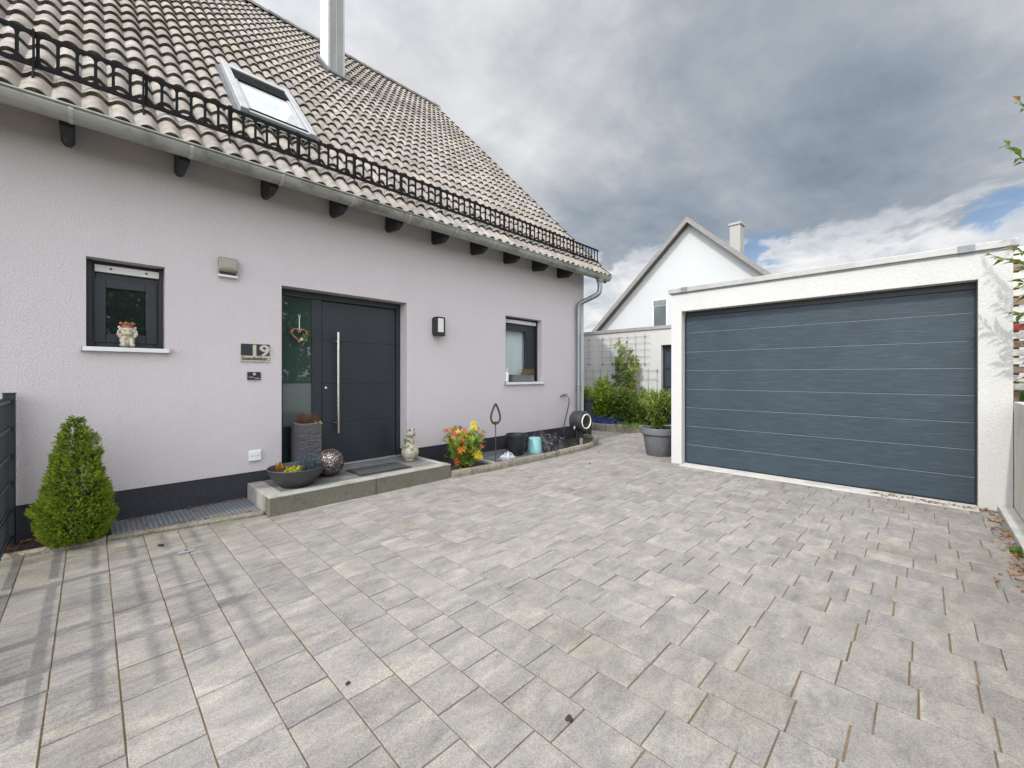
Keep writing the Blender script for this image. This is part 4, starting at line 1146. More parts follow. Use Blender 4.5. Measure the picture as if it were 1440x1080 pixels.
t = thing('wall_vent', 'beige metal ventilation hood on the lilac wall above the number plate', 'vent', (.95, 4.9, 2.24))
s = MB()
s.prism([(4.898, 2.285), (4.85, 2.285), (4.828, 2.305), (4.828, 2.41), (4.845, 2.425), (4.898, 2.425)], .872, 1.028, 'x'); hv = s.build('hood', 'beige_metal', t, bevel=.006)
s = MB(); s.box(.888, 1.012, 4.822, 4.8275, 2.318, 2.405); s.build('front_panel', 'beige_metal', t, bevel=.008)
s = MB(); s.box(.87, 1.03, 4.855, 4.898, 2.238, 2.258); s.build('drip_sill', 'alu_white', t, bevel=.003)
s = MB(); s.box(.885, 1.015, 4.862, 4.898, 2.259, 2.284); s.build('louvre', 'plastic_black', t)

t = thing('wall_lamp', 'black box wall lamp with a frosted front right of the door', 'lamp', (3.43, 4.9, 1.82))
s = MB(); s.box(3.365, 3.505, 4.872, 4.898, 1.845, 2.075); s.box(3.365, 3.383, 4.775, 4.871, 1.845, 2.075); s.box(3.487, 3.505, 4.775, 4.871, 1.845, 2.075)
s.box(3.365, 3.505, 4.775, 4.871, 2.0755, 2.088); s.box(3.365, 3.505, 4.775, 4.871, 1.822, 1.8445); s.build('housing', 'plastic_black', t, bevel=.003)
s = MB(); s.box(3.386, 3.484, 4.782, 4.865, 1.876, 2.07); s.build('diffuser', 'lamp_glass', t, bevel=.004)
s = MB(); s.box(3.386, 3.484, 4.784, 4.865, 1.846, 1.874); s.build('sensor', 'plastic_black', t)

# heart wreath on the side pane
t = thing('heart_wreath', 'wicker heart wreath with green sprig hanging on a white ribbon on the door side pane', 'wreath', (1.66, 5.02, 1.63))
s = MB(); hy = 5.025; hx, hz = 1.66, 1.735
def heart(u, k=1.0):
    return (16 * sin(u) ** 3 / 16 * .082 * k, (13 * cos(u) - 5 * cos(2 * u) - 2 * cos(3 * u) - cos(4 * u)) / 17 * .085 * k)
for q in range(10):
    ph = rnd.uniform(0, 6.28); pts = []
    for i in range(60):
        x, z = heart(2 * pi * i / 60, 1); e = .0105
        pts.append((hx + x + e * cos(9 * 2 * pi * i / 60 + ph), hy + e * sin(9 * 2 * pi * i / 60 + ph), hz + z + .4 * e * cos(7 * 2 * pi * i / 60 + ph)))
    c = vary(rnd.choice([(2.2, 1.9, 1.7), (1.5, 1.2, 1.0), (2.8, 2.5, 2.3)]), .2)
    s.tube(pts, .0042, 5, c, closed=True)
s.build('wicker_heart', 'twig', t)
s = MB(); s.box(hx - .004, hx + .004, hy - .003, hy + .003, hz + .035, 1.955); s.box(hx - .012, hx + .012, hy - .006, hy + .004, 1.94, 1.965); s.lathe([(.012, 0), (.012, .006)], (hx, hy, 1.955), 12, M=Matrix.Rotation(R(90), 3, 'X')); s.build('ribbon', 'ribbon', t)
s = MB()
for i in range(55):
    w = rnd.random(); p = Vector((hx + .01 + .085 * w, hy - .014, hz - .055 + .05 * w)) + U3() * .016
    s.leaf(p, U3() + Vector((.4, -.4, 0)), U3(), .034, .013, vary(rnd.choice([(.10, .17, .03), (.22, .26, .05), (.28, .30, .06)]), .25))
s.build('sprig', 'leaf', t)
s = MB()
for k in range(6):
    a = k * pi / 3; s.leaf((hx + .012, hy - .032, hz - .055), (cos(a), -.35, sin(a)), (0, -1, 0), .026, .016, (.72, .70, .58))
s.build('flower', 'petal', t)

# lion figure on the left window sill
lx, ly, lz = .222, 4.915, 1.517
t = thing('lion_figure', 'small stone lion figure with a terracotta crown on the left window sill', 'figurine', (lx, ly, lz))
s = MB()
s.ball((lx, ly, lz + .06), (.05, .045, .062), 20, 14)
for sg_ in (-1, 1):
    s.ball((lx + sg_ * .030, ly - .038, lz + .016), (.021, .026, .017), 12, 8); s.tube([(lx + sg_ * .026, ly - .03, lz + .075), (lx + sg_ * .026, ly - .046, lz + .02)], [.017, .014], 8)
    s.ball((lx + sg_ * .050, ly - .004, lz + .168), (.013, .010, .014), 10, 8)
s.ball((lx, ly - .008, lz + .128), (.052, .046, .048), 22, 16); s.ball((lx, ly - .052, lz + .112), (.026, .018, .018), 14, 10)
s.ball((lx, ly - .052, lz + .131), (.010, .012, .008), 10, 8)
s.build('body', 'lion_stone', t, remesh=.0035)
s = MB()
for i in range(120):
    a = rnd.uniform(0, 2 * pi); e = rnd.uniform(.8, 1.05)
    x, z = .060 * cos(a) * e, .055 * sin(a) * e
    if z > .035: continue
    s.ball((lx + x, ly - .012 - rnd.uniform(0, .02), lz + .118 + z), rnd.uniform(.007, .012), 8, 6)
s.build('mane', 'lion_stone', t, remesh=.004)
s = MB(); s.lathe([(.034, .165), (.038, .168), (.036, .180), (.042, .195), (.036, .196), (.030, .182)], (lx, ly, lz), 20)
for k in range(6):
    a = k * pi / 3 + .3; s.ball((lx + .043 * cos(a), ly + .043 * sin(a), lz + .203), (.013, .013, .012), 10, 8)
s.build('crown', 'lion_crown', t)
s = MB()
for sg_ in (-1, 1): s.ball((lx + sg_ * .019, ly - .052, lz + .14), .0055, 8, 6)
s.each('eye', 'eye_black', t)

# right window sill
s = MB(); s.lathe([(.0, 0), (.032, 0), (.034, .02), (.034, .12), (.028, .15), (.014, .165), (.012, .19), (.018, .195), (.018, .215), (.006, .22), (.0, .225)], (4.868, 4.925, 1.163), 20, cap=False)
tag(s.build('white_bottle', 'cream_plastic', smooth=True), 'white bottle standing at the left end of the right window sill', 'bottle')
t = thing('window_box', 'grey window box on the right window sill', 'planter', (5.25, 4.98, 1.163))
s = MB()
s.box(5.02, 5.56, 4.93, 4.945, 1.163, 1.285); s.box(5.02, 5.56, 5.015, 5.03, 1.163, 1.285); s.box(5.02, 5.035, 4.9455, 5.0145, 1.163, 1.285); s.box(5.545, 5.56, 4.9455, 5.0145, 1.163, 1.285); s.box(5.036, 5.544, 4.9455, 5.0145, 1.165, 1.25)
s.build('trough', 'pot_grey', t, bevel=.004)
s = MB(); s.box(5.036, 5.544, 4.946, 5.014, 1.2505, 1.262); s.build('soil', 'soil', t)
s = MB()
for i in range(170):
    p = Vector((rnd.uniform(5.30, 5.52), rnd.uniform(4.95, 5.01), 1.255)); e = p + Vector((rnd.uniform(-.06, .08), rnd.uniform(-.08, .03), rnd.uniform(.03, .14)))
    c = vary(rnd.choice([(.42, .28, .09), (.30, .20, .08), (.25, .17, .10), (.40, .33, .12)]), .25)
    s.tube([p, e], [.002, .001], 4, c)
    for k in range(3): s.leaf(p.lerp(e, .5 + .2 * k), U3(), U3(), .024, .009, vary(c, .3), .3, .3)
tag(s.build('dried_plant', 'leaf'), 'dried yellow brown plant in the grey window box', 'plant')
# ------------------------------------------------------------------ right bed clutter
t = thing('plant_pot', 'empty black plastic plant pot on the grey slab by the plinth', 'plant pot', (4.56, 4.40, .063))
s = MB(); s.lathe([(.0, .063), (.105, .063), (.11, .07), (.148, .335), (.165, .337), (.168, .345), (.168, .375), (.162, .380), (.155, .375), (.15, .345), (.108, .09), (.0, .088)], (4.56, 4.40, 0), 40, cap=False)
s.build('pot', 'plastic_black', t, smooth=True).modifiers.new('e', 'EDGE_SPLIT').split_angle = R(40)
s = MB(); s.lathe([(.0, .12), (.112, .12)], (4.56, 4.40, 0), 20, cap=False); s.build('soil', 'soil', t)
t = thing('teal_bucket', 'teal plastic bucket turned upside down beside the black pot', 'bucket', (4.90, 4.33, .063))
s = MB(); s.lathe([(.115, .063), (.120, .068), (.120, .08), (.112, .082), (.110, .10), (.113, .104), (.110, .11), (.096, .285), (.092, .294), (.085, .297), (.0, .297)], (4.90, 4.33, 0), 36, cap=False)
s.build('bucket', 'plastic_teal', t, smooth=True).modifiers.new('e', 'EDGE_SPLIT').split_angle = R(40)
s = MB(); s.box(4.79, 4.83, 4.275, 4.30, .064, .082); s.build('handle_lug', 'plastic_white', t, bevel=.004)

def crumple(mb, cx, cy, z0, rx, ry, hfun, nu, nv, skip=None):
    vs = []; fs = []
    for j in range(nv + 1):
        for i in range(nu + 1):
            x = cx + rx * (2 * i / nu - 1); y = cy + ry * (2 * j / nv - 1)
            q = Vector((x * 4, y * 4, 1.7))
            d = noise.noise_vector(q * 1.7) * .035
            vs.append((x + d.x, y + d.y, z0 + hfun(x, y)))
    for j in range(nv):
        for i in range(nu): fs.append((j * (nu + 1) + i, j * (nu + 1) + i + 1, (j + 1) * (nu + 1) + i + 1, (j + 1) * (nu + 1) + i))
    mb.add(vs, fs)
def hump(x, y):
    e = ((x - 5.38) / .56) ** 2 + ((y - 4.50) / .36) ** 2
    b_ = max(0, 1 - e) ** .55
    wall = max(0, min(1, (y - 4.2) / .6))
    r1 = 1 - abs(noise.noise(Vector((x * 4.2 + y * 2, y * 5 - x, .3)))) * 2
    r2 = 1 - abs(noise.noise(Vector((x * 9, y * 9 + x * 3, 2.3)))) * 2
    r3 = 1 - abs(noise.noise(Vector((x * 17 + y * 6, y * 15, 5.3)))) * 2
    return max(.004, b_ * (.07 + .15 * wall + .10 * r1 * wall + .05 * r2 + .03 * r1 + .025 * r3))
s = MB(); crumple(s, 5.38, 4.50, .035, .60, .385, hump, 130, 90)
tag(s.build('plastic_sheet', 'foil_black', smooth=True), 'crumpled black plastic sheet heaped against the plinth', 'plastic sheet')
def hb(x, y):
    e = ((x - 4.23) / .13) ** 2 + ((y - 4.27) / .09) ** 2
    return max(.002, max(0, 1 - e) ** .5 * (.075 + .05 * noise.noise(Vector((x * 22, y * 22, 4))) + .03 * noise.noise(Vector((x * 45, y * 45, 1)))))
s = MB(); crumple(s, 4.23, 4.27, .064, .125, .085, hb, 44, 32)
tag(s.build('film_bag', 'film_clear', smooth=False), 'crumpled clear plastic bag in front of the black plant pot', 'bag')
s = MB()
for (x, y, w, h_, r_) in ((4.93, 4.74, .34, .20, 0),): s.box(x - w / 2, x + w / 2, y - .1, y + .1, .063, .063 + h_)
tag(s.build('storage_crate', 'plastic_black', bevel=.01), 'black plastic crate behind the teal bucket at the plinth', 'crate')

# hose reel
HX, HY, HZ = 6.06, 4.30, .47
t = thing('hose_reel', 'black round garden hose reel with a white ring on a post', 'hose reel', (HX, HY, .03))
ax = Vector((-.04, -1, 0)).normalized(); sx = Vector((0, 0, 1)).cross(ax).normalized()
MX = Matrix((sx, Vector((0, 0, 1)).cross(Vector((0, 0, 0))) if False else ax.cross(sx), ax)).transposed()
s = MB(); s.lathe([(.0, -.12), (.13, -.12), (.165, -.105), (.178, -.08), (.178, .10), (.170, .13), (.150, .145), (.12, .147), (.115, .138), (.0, .135)], (HX, HY, HZ), 40, M=MX, cap=False)
s.build('drum', 'plastic_dark', t, smooth=True).modifiers.new('e', 'EDGE_SPLIT').split_angle = R(35)
s = MB(); vs = []
s.tube([Vector((HX, HY, HZ)) + MX @ Vector((.122 * cos(2 * pi * i / 40), .122 * sin(2 * pi * i / 40), .148)) for i in range(40)], .0115, 8, closed=True); s.build('ring', 'cream_plastic', t, smooth=True)
s = MB(); s.lathe([(.0, .142), (.03, .142), (.085, .1385), (.088, .136)], (HX, HY, HZ), 24, M=MX, cap=False); s.build('hub_cover', 'plastic_black', t, smooth=True)
s = MB(); s.box(HX - .045, HX + .045, HY - .03, HY + .03, .03, HZ - .15); s.box(HX - .11, HX + .11, HY - .11, HY + .11, .025, .05); s.build('post', 'plastic_black', t, bevel=.008)
s = MB(); s.box(HX - .17, HX - .10, HY - .14, HY - .125, .05, .19); s.build('label_tag', 'alu', t, bevel=.002)
s = MB(); q = Vector((HX, HY, HZ)) + Vector((-.175, -.02, -.08)); s.tube([q, q + Vector((-.035, -.02, -.045))], [.013, .018], 8); s.build('nozzle', 'alu', t)

# tap and hose
t = thing('water_tap', 'outdoor water tap with a dark hose on the lilac wall near the downpipe', 'tap', (6.33, 4.9, .86))
s = MB(); s.lathe([(.028, 0), (.028, .008), (.014, .012), (.014, .07)], (6.30, 4.898, .875), 16, M=Matrix.Rotation(R(90), 3, 'X'))
s.tube([(6.30, 4.84, .875), (6.36, 4.80, .872), (6.40, 4.79, .85), (6.41, 4.79, .82)], .012, 10); s.tube([(6.41, 4.79, .825), (6.41, 4.79, .79)], .016, 10); s.build('spout', 'brass', t)
s = MB(); s.tube([(6.23, 4.80, .905), (6.36, 4.80, .905)], .010, 8); s.tube([(6.30, 4.81, .905), (6.30, 4.83, .88)], .009, 8); s.build('handle', 'rust_iron', t)
s = MB(); s.tube([(6.41, 4.79, .80), (6.41, 4.80, .72), (6.395, 4.83, .55), (6.35, 4.85, .38), (6.31, 4.85, .22), (6.30, 4.82, .05)], .0095, 8); s.build('hose', 'pvc_hose', t, smooth=True)

# tall planter at the corner
t = thing('column_planter', 'tall dark column planter just behind the house corner', 'planter', (7.235, 5.0, 0))
s = MB(); c = (7.235, 5.0)
def fr(z, r): return [(c[0] - r, c[1] - r, z), (c[0] + r, c[1] - r, z), (c[0] + r, c[1] + r, z), (c[0] - r, c[1] + r, z)]
s.hexa(fr(0, .10) + fr(.74, .125)); s.hexa(fr(.741, .148) + fr(.80, .152)); s.build('pot', 'plastic_dark', t, bevel=.012)
s = MB(); s.box(c[0] - .14, c[0] + .14, c[1] - .14, c[1] + .14, .8005, .808); s.build('soil', 'soil', t)
s = MB()
tips = twig_paths(s, (c[0], c[1], .80), 16, .18, .11, .004, (.08, .10, .03))
for i in range(240):
    (b0, m_, tp) = rnd.choice(tips); w_ = rnd.random(); p = b0.lerp(m_, w_) if i % 2 else m_.lerp(tp, w_)
    s.leaf(p, U3() + Vector((0, 0, .5)), U3(), .05, .028, vary((.10, .19, .03), .3))
tag(s.build('potted_plant', 'leaf'), 'small green plant in the tall dark column planter', 'plant')

# big grey pot beside the garage
t = thing('large_pot', 'large grey tub planter with a banded rim beside the garage', 'planter', (6.40, 3.06, 0))
s = MB(); s.lathe([(.0, .004), (.185, .004), (.193, .012), (.243, .315), (.236, .325), (.262, .332), (.272, .34), (.280, .43), (.275, .44), (.26, .44), (.25, .42), (.22, .34), (.0, .34)], (6.40, 3.0, 0), 56, cap=False)
s.build('tub', 'pot_grey', t, smooth=True).modifiers.new('e', 'EDGE_SPLIT').split_angle = R(40)
s = MB(); s.lathe([(.0, .412), (.15, .41), (.25, .40)], (6.40, 3.0, 0), 24, cap=False); s.build('soil', 'soil', t)
t = thing('potted_shrub', 'bushy yellow green shrub with narrow leaves in the large grey tub', 'shrub', (6.40, 3.06, .43))
s = MB(); tips = twig_paths(s, (6.40, 3.02, .40), 70, .66, .31, .006); s.build('stem', 'twig', t)
s = MB()
for (b0, m_, tp) in tips:
    for k in range(46):
        w = rnd.uniform(.06, 1.0) ; p = (b0.lerp(m_, w * 2) if w < .5 else m_.lerp(tp, w * 2 - 1))
        d = (tp - b0).normalized() * .7 + U3()
        c_ = lerp((.11, .20, .03), (.44, .46, .10), rnd.random() ** 1.2 * (.35 + .65 * w))
        s.leaf(p, d, U3(), rnd.uniform(.06, .10), rnd.uniform(.012, .02), vary(c_, .2), .12, .15)
s.build('foliage', 'leaf', t)

# shrubs in the curved bed
def bush(name, label, cat, c, rad, h, n, L, W, cols, stems=14, group=None, top=.6):
    t = thing(name, label, cat, (c[0], c[1], c[2]), group)
    s = MB(); tips = twig_paths(s, c, stems, h * .8, max(rad) * .7, .007); s.build('stem', 'twig', t)
    s = MB(); cl = [(Vector((c[0] + rnd.gauss(0, rad[0] * .45), c[1] + rnd.gauss(0, rad[1] * .45), c[2] + h * rnd.uniform(.15, .95))), rnd.uniform(.35, .6) * min(rad)) for _ in range(26)]
    for i in range(n):
        q, r_ = rnd.choice(cl); v = U3(); p = q + v * r_ * (rnd.random() ** .4)
        if p.z < c[2] + .01: continue
        c_ = lerp(cols[0], cols[1], min(1, max(0, .5 * rnd.random() + .5 * (p.z - c[2]) / h)))
        s.leaf(p, v + U3() * .6 + Vector((0, 0, .25)), U3(), L * rnd.uniform(.7, 1.2), W * rnd.uniform(.8, 1.2), vary(c_, .22), .15, .15)
    s.build('foliage', 'leaf', t); return t
bush('leafy_bush', 'light green bush at the left end of the curved bed', 'bush', (9.0, 6.05, .10), (.46, .5), .72, 2300, .095, .055, ((.12, .21, .022), (.32, .42, .05)))
bush('upright_bush', 'tall narrow yellow green bush against the trellis wall', 'bush', (9.25, 5.75, .10), (.22, .22), 1.08, 1300, .095, .06, ((.13, .23, .025), (.34, .44, .05)))
bush('dark_bush', 'dark green bush at the foot of the climbing plant', 'bush', (9.25, 5.22, .10), (.40, .40), .78, 2000, .085, .048, ((.07, .13, .022), (.20, .28, .05)))
bush('low_bush', 'spreading green bush beside the large grey tub', 'bush', (9.3, 4.70, .10), (.40, .40), .75, 1900, .09, .05, ((.08, .15, .025), (.24, .32, .06)))
s = MB()
for i in range(1500):
    p = Vector((8.45 + rnd.gauss(0, .09), 5.42 + rnd.gauss(0, .22), .12 + abs(rnd.gauss(0, .06))))
    if rnd.random() < .7: s.leaf(p + Vector((0, 0, .03)), U3() + Vector((-.3, -.2, .5)), U3(), .024, .018, vary((.05, .10, .46), .3))
    else: s.leaf(p, U3(), U3(), .04, .016, vary((.06, .12, .03), .3))
tag(s.build('blue_flowers', 'petal'), 'patch of small deep blue flowers behind the granite blocks', 'flowers')
s = MB()
for i in range(900):
    p = Vector((8.55 + rnd.gauss(0, .10), 4.72 + rnd.gauss(0, .16), .11 + abs(rnd.gauss(0, .035))))
    s.leaf(p, U3() + Vector((0, 0, .5)), U3(), .05, .02, vary((.13, .24, .03), .3))
tag(s.build('green_cushion', 'leaf'), 'low bright green cushion plant behind the granite blocks', 'plant')

# climber on the trellis
t = thing('climbing_plant', 'climbing plant with broad green leaves trained up the wire trellis', 'climber', (9.85, 5.3, .1))
s = MB(); stems = []
for q in range(5):
    pts = []
    for i in range(12):
        z = .1 + 2.05 * i / 11
        pts.append((9.88 + rnd.uniform(-.03, .03), 5.22 + .05 * q - .04 * i * (q - 1.6) * .3 + .09 * sin(i * .8 + q) + .02 * i, z * (1 - .06 * q) + .02))
    s.tube(pts, [.012 - .0008 * i for i in range(12)], 6, (1.3, 1.2, 1.1)); stems.append(pts)
s.build('stem', 'twig', t)
s = MB()
for pts in stems:
    for i in range(1, 12):
        for k in range(6 if i > 5 else 8):
            p = Vector(pts[i]) + Vector((-.04, rnd.gauss(0, .085 + .04 * (i % 3 == 0)), rnd.gauss(0, .07)))
            s.leaf(p, Vector((-.5, rnd.uniform(-1, 1), rnd.uniform(-.9, .4))), Vector((-1, 0, .4)) + U3() * .3, rnd.uniform(.10, .16), rnd.uniform(.08, .12), vary(rnd.choice([(.12, .21, .035), (.17, .27, .05), (.26, .34, .07), (.26, .20, .08)]), .2), .12, .2)
for i in range(60):
    p = Vector((9.86, 5.75 + rnd.gauss(0, .10), rnd.choice([1.0, 1.22, 1.45, 1.62]) + rnd.gauss(0, .05)))
    s.leaf(p, Vector((-.5, rnd.uniform(-1, 1), rnd.uniform(-.9, .4))), Vector((-1, 0, .4)) + U3() * .3, .11, .08, vary((.07, .14, .03), .25), .12, .2)
s.build('foliage', 'leaf', t)

# overhanging shrub at the right edge
t = thing('overhanging_shrub', 'arching shrub with pointed leaves growing over the concrete wall right of the garage', 'shrub', (5.1, -1.15, .96))
s = MB(); f = MB()
cols = ((.07, .15, .02), (.24, .34, .05))
def branch(pts, lv=11, L=.125, W=.036, tipred=.15):
    P = [Vector(p) for p in pts]; Q = []
    for a, b_ in zip(P, P[1:]):
        for i in range(5): Q.append(a.lerp(b_, i / 5))
    Q.append(P[-1]); m_ = len(Q)
    s.tube(Q, [.010 * (1 - .75 * i / m_) for i in range(m_)], 6, (1.2, 1.0, .9))
    for i in range(m_ // 5, m_):
        d = (Q[min(i + 1, m_ - 1)] - Q[i - 1]).normalized()
        for k in range(3 if pts[-1][1] < -.65 else 2):
            sd = d.cross(Vector((0, 0, 1))); sd = sd.normalized() if sd.length > .01 else Vector((1, 0, 0))
            sgn = 1 if (i + k) % 2 else -1
            c_ = lerp(cols[0], cols[1], rnd.random()) if rnd.random() > tipred else (.30, .16, .06)
            f.leaf(Q[i], d * .7 + sd * sgn * rnd.uniform(.4, 1) + Vector((0, 0, rnd.uniform(-.5, .25))), Vector((0, 0, 1)) + U3() * .4, L * rnd.uniform(.7, 1.15), W * rnd.uniform(.8, 1.15), vary(c_, .2), .15, .25)
root = (5.1, -1.15, .96)
for (tx, ty, tz) in ((5.45, -.44, 2.30), (5.55, -.56, 2.36), (5.5, -.62, 2.05), (5.55, -.58, 1.80),
                     (5.15, -.50, 3.10), (5.2, -.56, 3.45), (5.5, -1.0, 2.4), (5.6, -.85, 1.6), (5.7, -.75, 1.9), (5.2, -1.3, 2.2), (4.8, -1.4, 1.8), (5.8, -.9, 1.4), (5.6, -1.1, 1.9), (6.25, -.72, 2.30), (6.35, -.74, 2.05), (6.2, -.71, 1.75), (6.4, -.78, 1.45), (6.15, -.70, 1.25), (6.3, -.9, 2.5), (6.0, -1.3, 2.2), (5.4, -1.6, 2.0), (4.6, -1.5, 1.6), (5.0, -1.8, 1.9), (5.9, -1.0, 1.2)):
    T = Vector((tx, ty, tz)); r_ = Vector(root)
    branch([r_, r_.lerp(T, .45) + Vector((0, -.06, .22)), r_.lerp(T, .8) + Vector((0, -.02, .15)), T], 11)
s.build('stem', 'twig', t); f.build('foliage', 'leaf', t)

# grassy tufts on the bank, weeds, litter
s = MB()
for i in range(4200):
    x = rnd.uniform(3.2, 9.5); y = -.83 - rnd.random() ** 1.6 * 2.2
    d = Vector((rnd.uniform(-.5, .5), rnd.uniform(-.5, .5), 1))
    s.leaf((x, y, .955), d, U3(), rnd.uniform(.06, .2), .008, vary((.10, .17, .03), .35))
g_ = s.build('bank_grass', 'leaf'); g_['kind'] = 'stuff'
s = MB()
for i in range(360):
    u = rnd.random() ** .8; x = 6.0 - 4.2 * u + rnd.gauss(0, .03); y = -.50 + abs(rnd.gauss(0, .04 if rnd.random() < .9 else .10))
    if rnd.random() < .25: x, y = 5.92 - abs(rnd.gauss(0, .05)), -.5 + rnd.random() * .9
    s.leaf((x, y, .004 + rnd.uniform(0, .012)), Vector((rnd.uniform(-1, 1), rnd.uniform(-1, 1), rnd.uniform(-.1, .2))), Vector((0, 0, 1)) + U3() * .35, rnd.uniform(.025, .055), rnd.uniform(.012, .026), vary(rnd.choice([(1.3, 1.2, 1), (1.0, .8, .6), (.7, .7, .7), (1.5, 1.5, 1.3)]), .2), .3, .3)
g_ = s.build('leaf_litter', 'litter'); g_['kind'] = 'stuff'
s = MB()
for i in range(150):
    x = rnd.uniform(-.9, .1); y = 4.52 + rnd.random() * .34 - .09 * x * 0
    s.leaf((x, y, .015 + rnd.uniform(0, .02)), Vector((rnd.uniform(-1, 1), rnd.uniform(-1, 1), .1)), Vector((0, 0, 1)) + U3() * .4, rnd.uniform(.03, .06), rnd.uniform(.015, .03), vary(rnd.choice([(.5, .4, .4), (.8, .7, .6), (.35, .3, .3), (1.2, .9, .6)]), .2), .3, .3)
for i in range(70):
    x = rnd.uniform(.1, 1.1); y = 4.89 - abs(rnd.gauss(0, .04)) if rnd.random() < .6 else 4.50 - .18 * (x - .1) + abs(rnd.gauss(0, .05))
    s.leaf((x, y, .026 + rnd.uniform(0, .01)), Vector((rnd.uniform(-1, 1), rnd.uniform(-1, 1), .1)), Vector((0, 0, 1)) + U3() * .4, rnd.uniform(.02, .05), rnd.uniform(.012, .025), vary((.9, .7, .5), .3), .3, .3)
g_ = s.build('bark_mulch', 'litter'); g_['kind'] = 'stuff'
s = MB()
for i in range(60):
    a = rnd.uniform(0, 2 * pi); s.leaf((4.62 + rnd.gauss(0, .03), -.492 + rnd.gauss(0, .01), .0), Vector((cos(a), sin(a) * .5 + .3, rnd.uniform(.4, 1.2))), U3(), rnd.uniform(.03, .07), .02, vary((.12, .24, .04), .25))
tag(s.build('weed', 'leaf'), 'green weed growing at the concrete kerb on the right', 'weed')
# lumps lying on the paving
def lump(x, y, r_, label):
    s = MB()
    for k in range(5): s.ball((x + rnd.gauss(0, r_ * .5), y + rnd.gauss(0, r_ * .5), .001 + r_ * .35), (r_ * .7, r_ * .6, r_ * .4), 9, 6)
    tag(s.build('soil_clod', 'soil', smooth=True), label, 'clod')
lump(1.245, .925, .014, 'largest brown clod on the paving close to the camera'); lump(.74, 1.68, .010, 'small dark clod on the paving left of the largest clod')
lump(.37, 4.03, .018, 'flat dark clod on the paving in front of the drain grating')
lump(5.02, 3.38, .016, 'dark pebble sized clod on the paving below the black plastic sheet')
lump(5.9, 3.8, .013, 'dark clod on the paving near the rounded end of the bed')

# trees across the bank, seen in the panes
def tree(x, y, h, r_, label):
    t = thing('broadleaf_tree', label, 'tree', (x, y, .95))
    s = MB(); s.tube([(x, y, .9), (x + .05, y, .95 + h * .4), (x, y + .05, .95 + h * .8)], [.12, .09, .04], 8)
    for k in range(7):
        a = k * .9; z = .95 + h * (.35 + .07 * k); s.tube([(x + .03, y, z), (x + r_ * .6 * cos(a), y + r_ * .6 * sin(a), z + h * .2)], [.05, .015], 6)
    s.build('trunk', 'bark', t)
    f = MB(); cl = [(Vector((x + rnd.gauss(0, r_ * .45), y + rnd.gauss(0, r_ * .45), .95 + h * rnd.uniform(.08, 1))), rnd.uniform(.3, .55) * r_) for _ in range(42)]
    for i in range(3600):
        q, rr = rnd.choice(cl); v = U3(); f.leaf(q + v * rr * rnd.random() ** .4, v + U3(), U3(), .22, .13, vary((.08, .15, .03), .4), .15, .1)
    f.build('crown', 'leaf', t)
tree(5.3, -6.6, 4.6, 1.7, 'leafy tree on the bank mirrored in the side pane of the front door')
tree(.8, -7.4, 3.4, 1.3, 'leafy tree on the bank mirrored in the small left window')
# ------------------------------------------------------------------ SKY, SUN, CAMERA
EL, AZ = R(47), R(3.5)
S = Vector((-cos(EL) * cos(AZ), -cos(EL) * sin(AZ), sin(EL)))
w = bpy.data.worlds.new('World'); sc.world = w; w.use_nodes = True
nt = w.node_tree; bg = nt.nodes['Background']
sky = nn(nt, 'ShaderNodeTexSky', sky_type='NISHITA', sun_disc=False)
sky.sun_elevation = EL; sky.sun_rotation = math.atan2(S.x, S.y); sky.air_density = 1.0; sky.dust_density = .6; sky.ozone_density = 1.6
tc = nn(nt, 'ShaderNodeTexCoord'); D = tc.outputs['Generated']
sp = nn(nt, 'ShaderNodeSeparateXYZ'); nt.links.new(D, sp.inputs[0])
zz = sp.outputs['Z']
den = math_(nt, 'ADD', math_(nt, 'MAXIMUM', zz, 0.0), .22)
px = math_(nt, 'DIVIDE', sp.outputs['X'], den); py = math_(nt, 'DIVIDE', sp.outputs['Y'], den)
cb = nn(nt, 'ShaderNodeCombineXYZ'); nt.links.new(px, cb.inputs[0]); nt.links.new(py, cb.inputs[1])
P = cb.outputs[0]
def dotd(v):
    v = Vector(v).normalized(); d = nn(nt, 'ShaderNodeVectorMath', operation='DOT_PRODUCT'); nt.links.new(D, d.inputs[0]); d.inputs[1].default_value = v; return d.outputs['Value']
def mr(src, a, b_, c=0.0, d=1.0, smooth=True):
    m_ = nn(nt, 'ShaderNodeMapRange'); m_.interpolation_type = 'SMOOTHSTEP' if smooth else 'LINEAR'
    nt.links.new(src, m_.inputs[0]); m_.inputs[1].default_value = a; m_.inputs[2].default_value = b_; m_.inputs[3].default_value = c; m_.inputs[4].default_value = d; return m_.outputs[0]
add = lambda a, b_: math_(nt, 'ADD', a, b_)
mul = lambda a, b_: math_(nt, 'MULTIPLY', a, b_)
n1 = noise_n(nt, mapped(nt, P, (1, 1, 1), loc=(3.1, 1.7, 0)), 1.15, 8, .56, .35)
n2 = noise_n(nt, mapped(nt, P, (1, 1, 1), loc=(7.7, 4.2, 0)), 3.2, 7, .6, .3)
n3 = noise_n(nt, mapped(nt, D, (1, 1, 2.0), loc=(.4, .2, .9)), 6.0, 8, .6, .25)
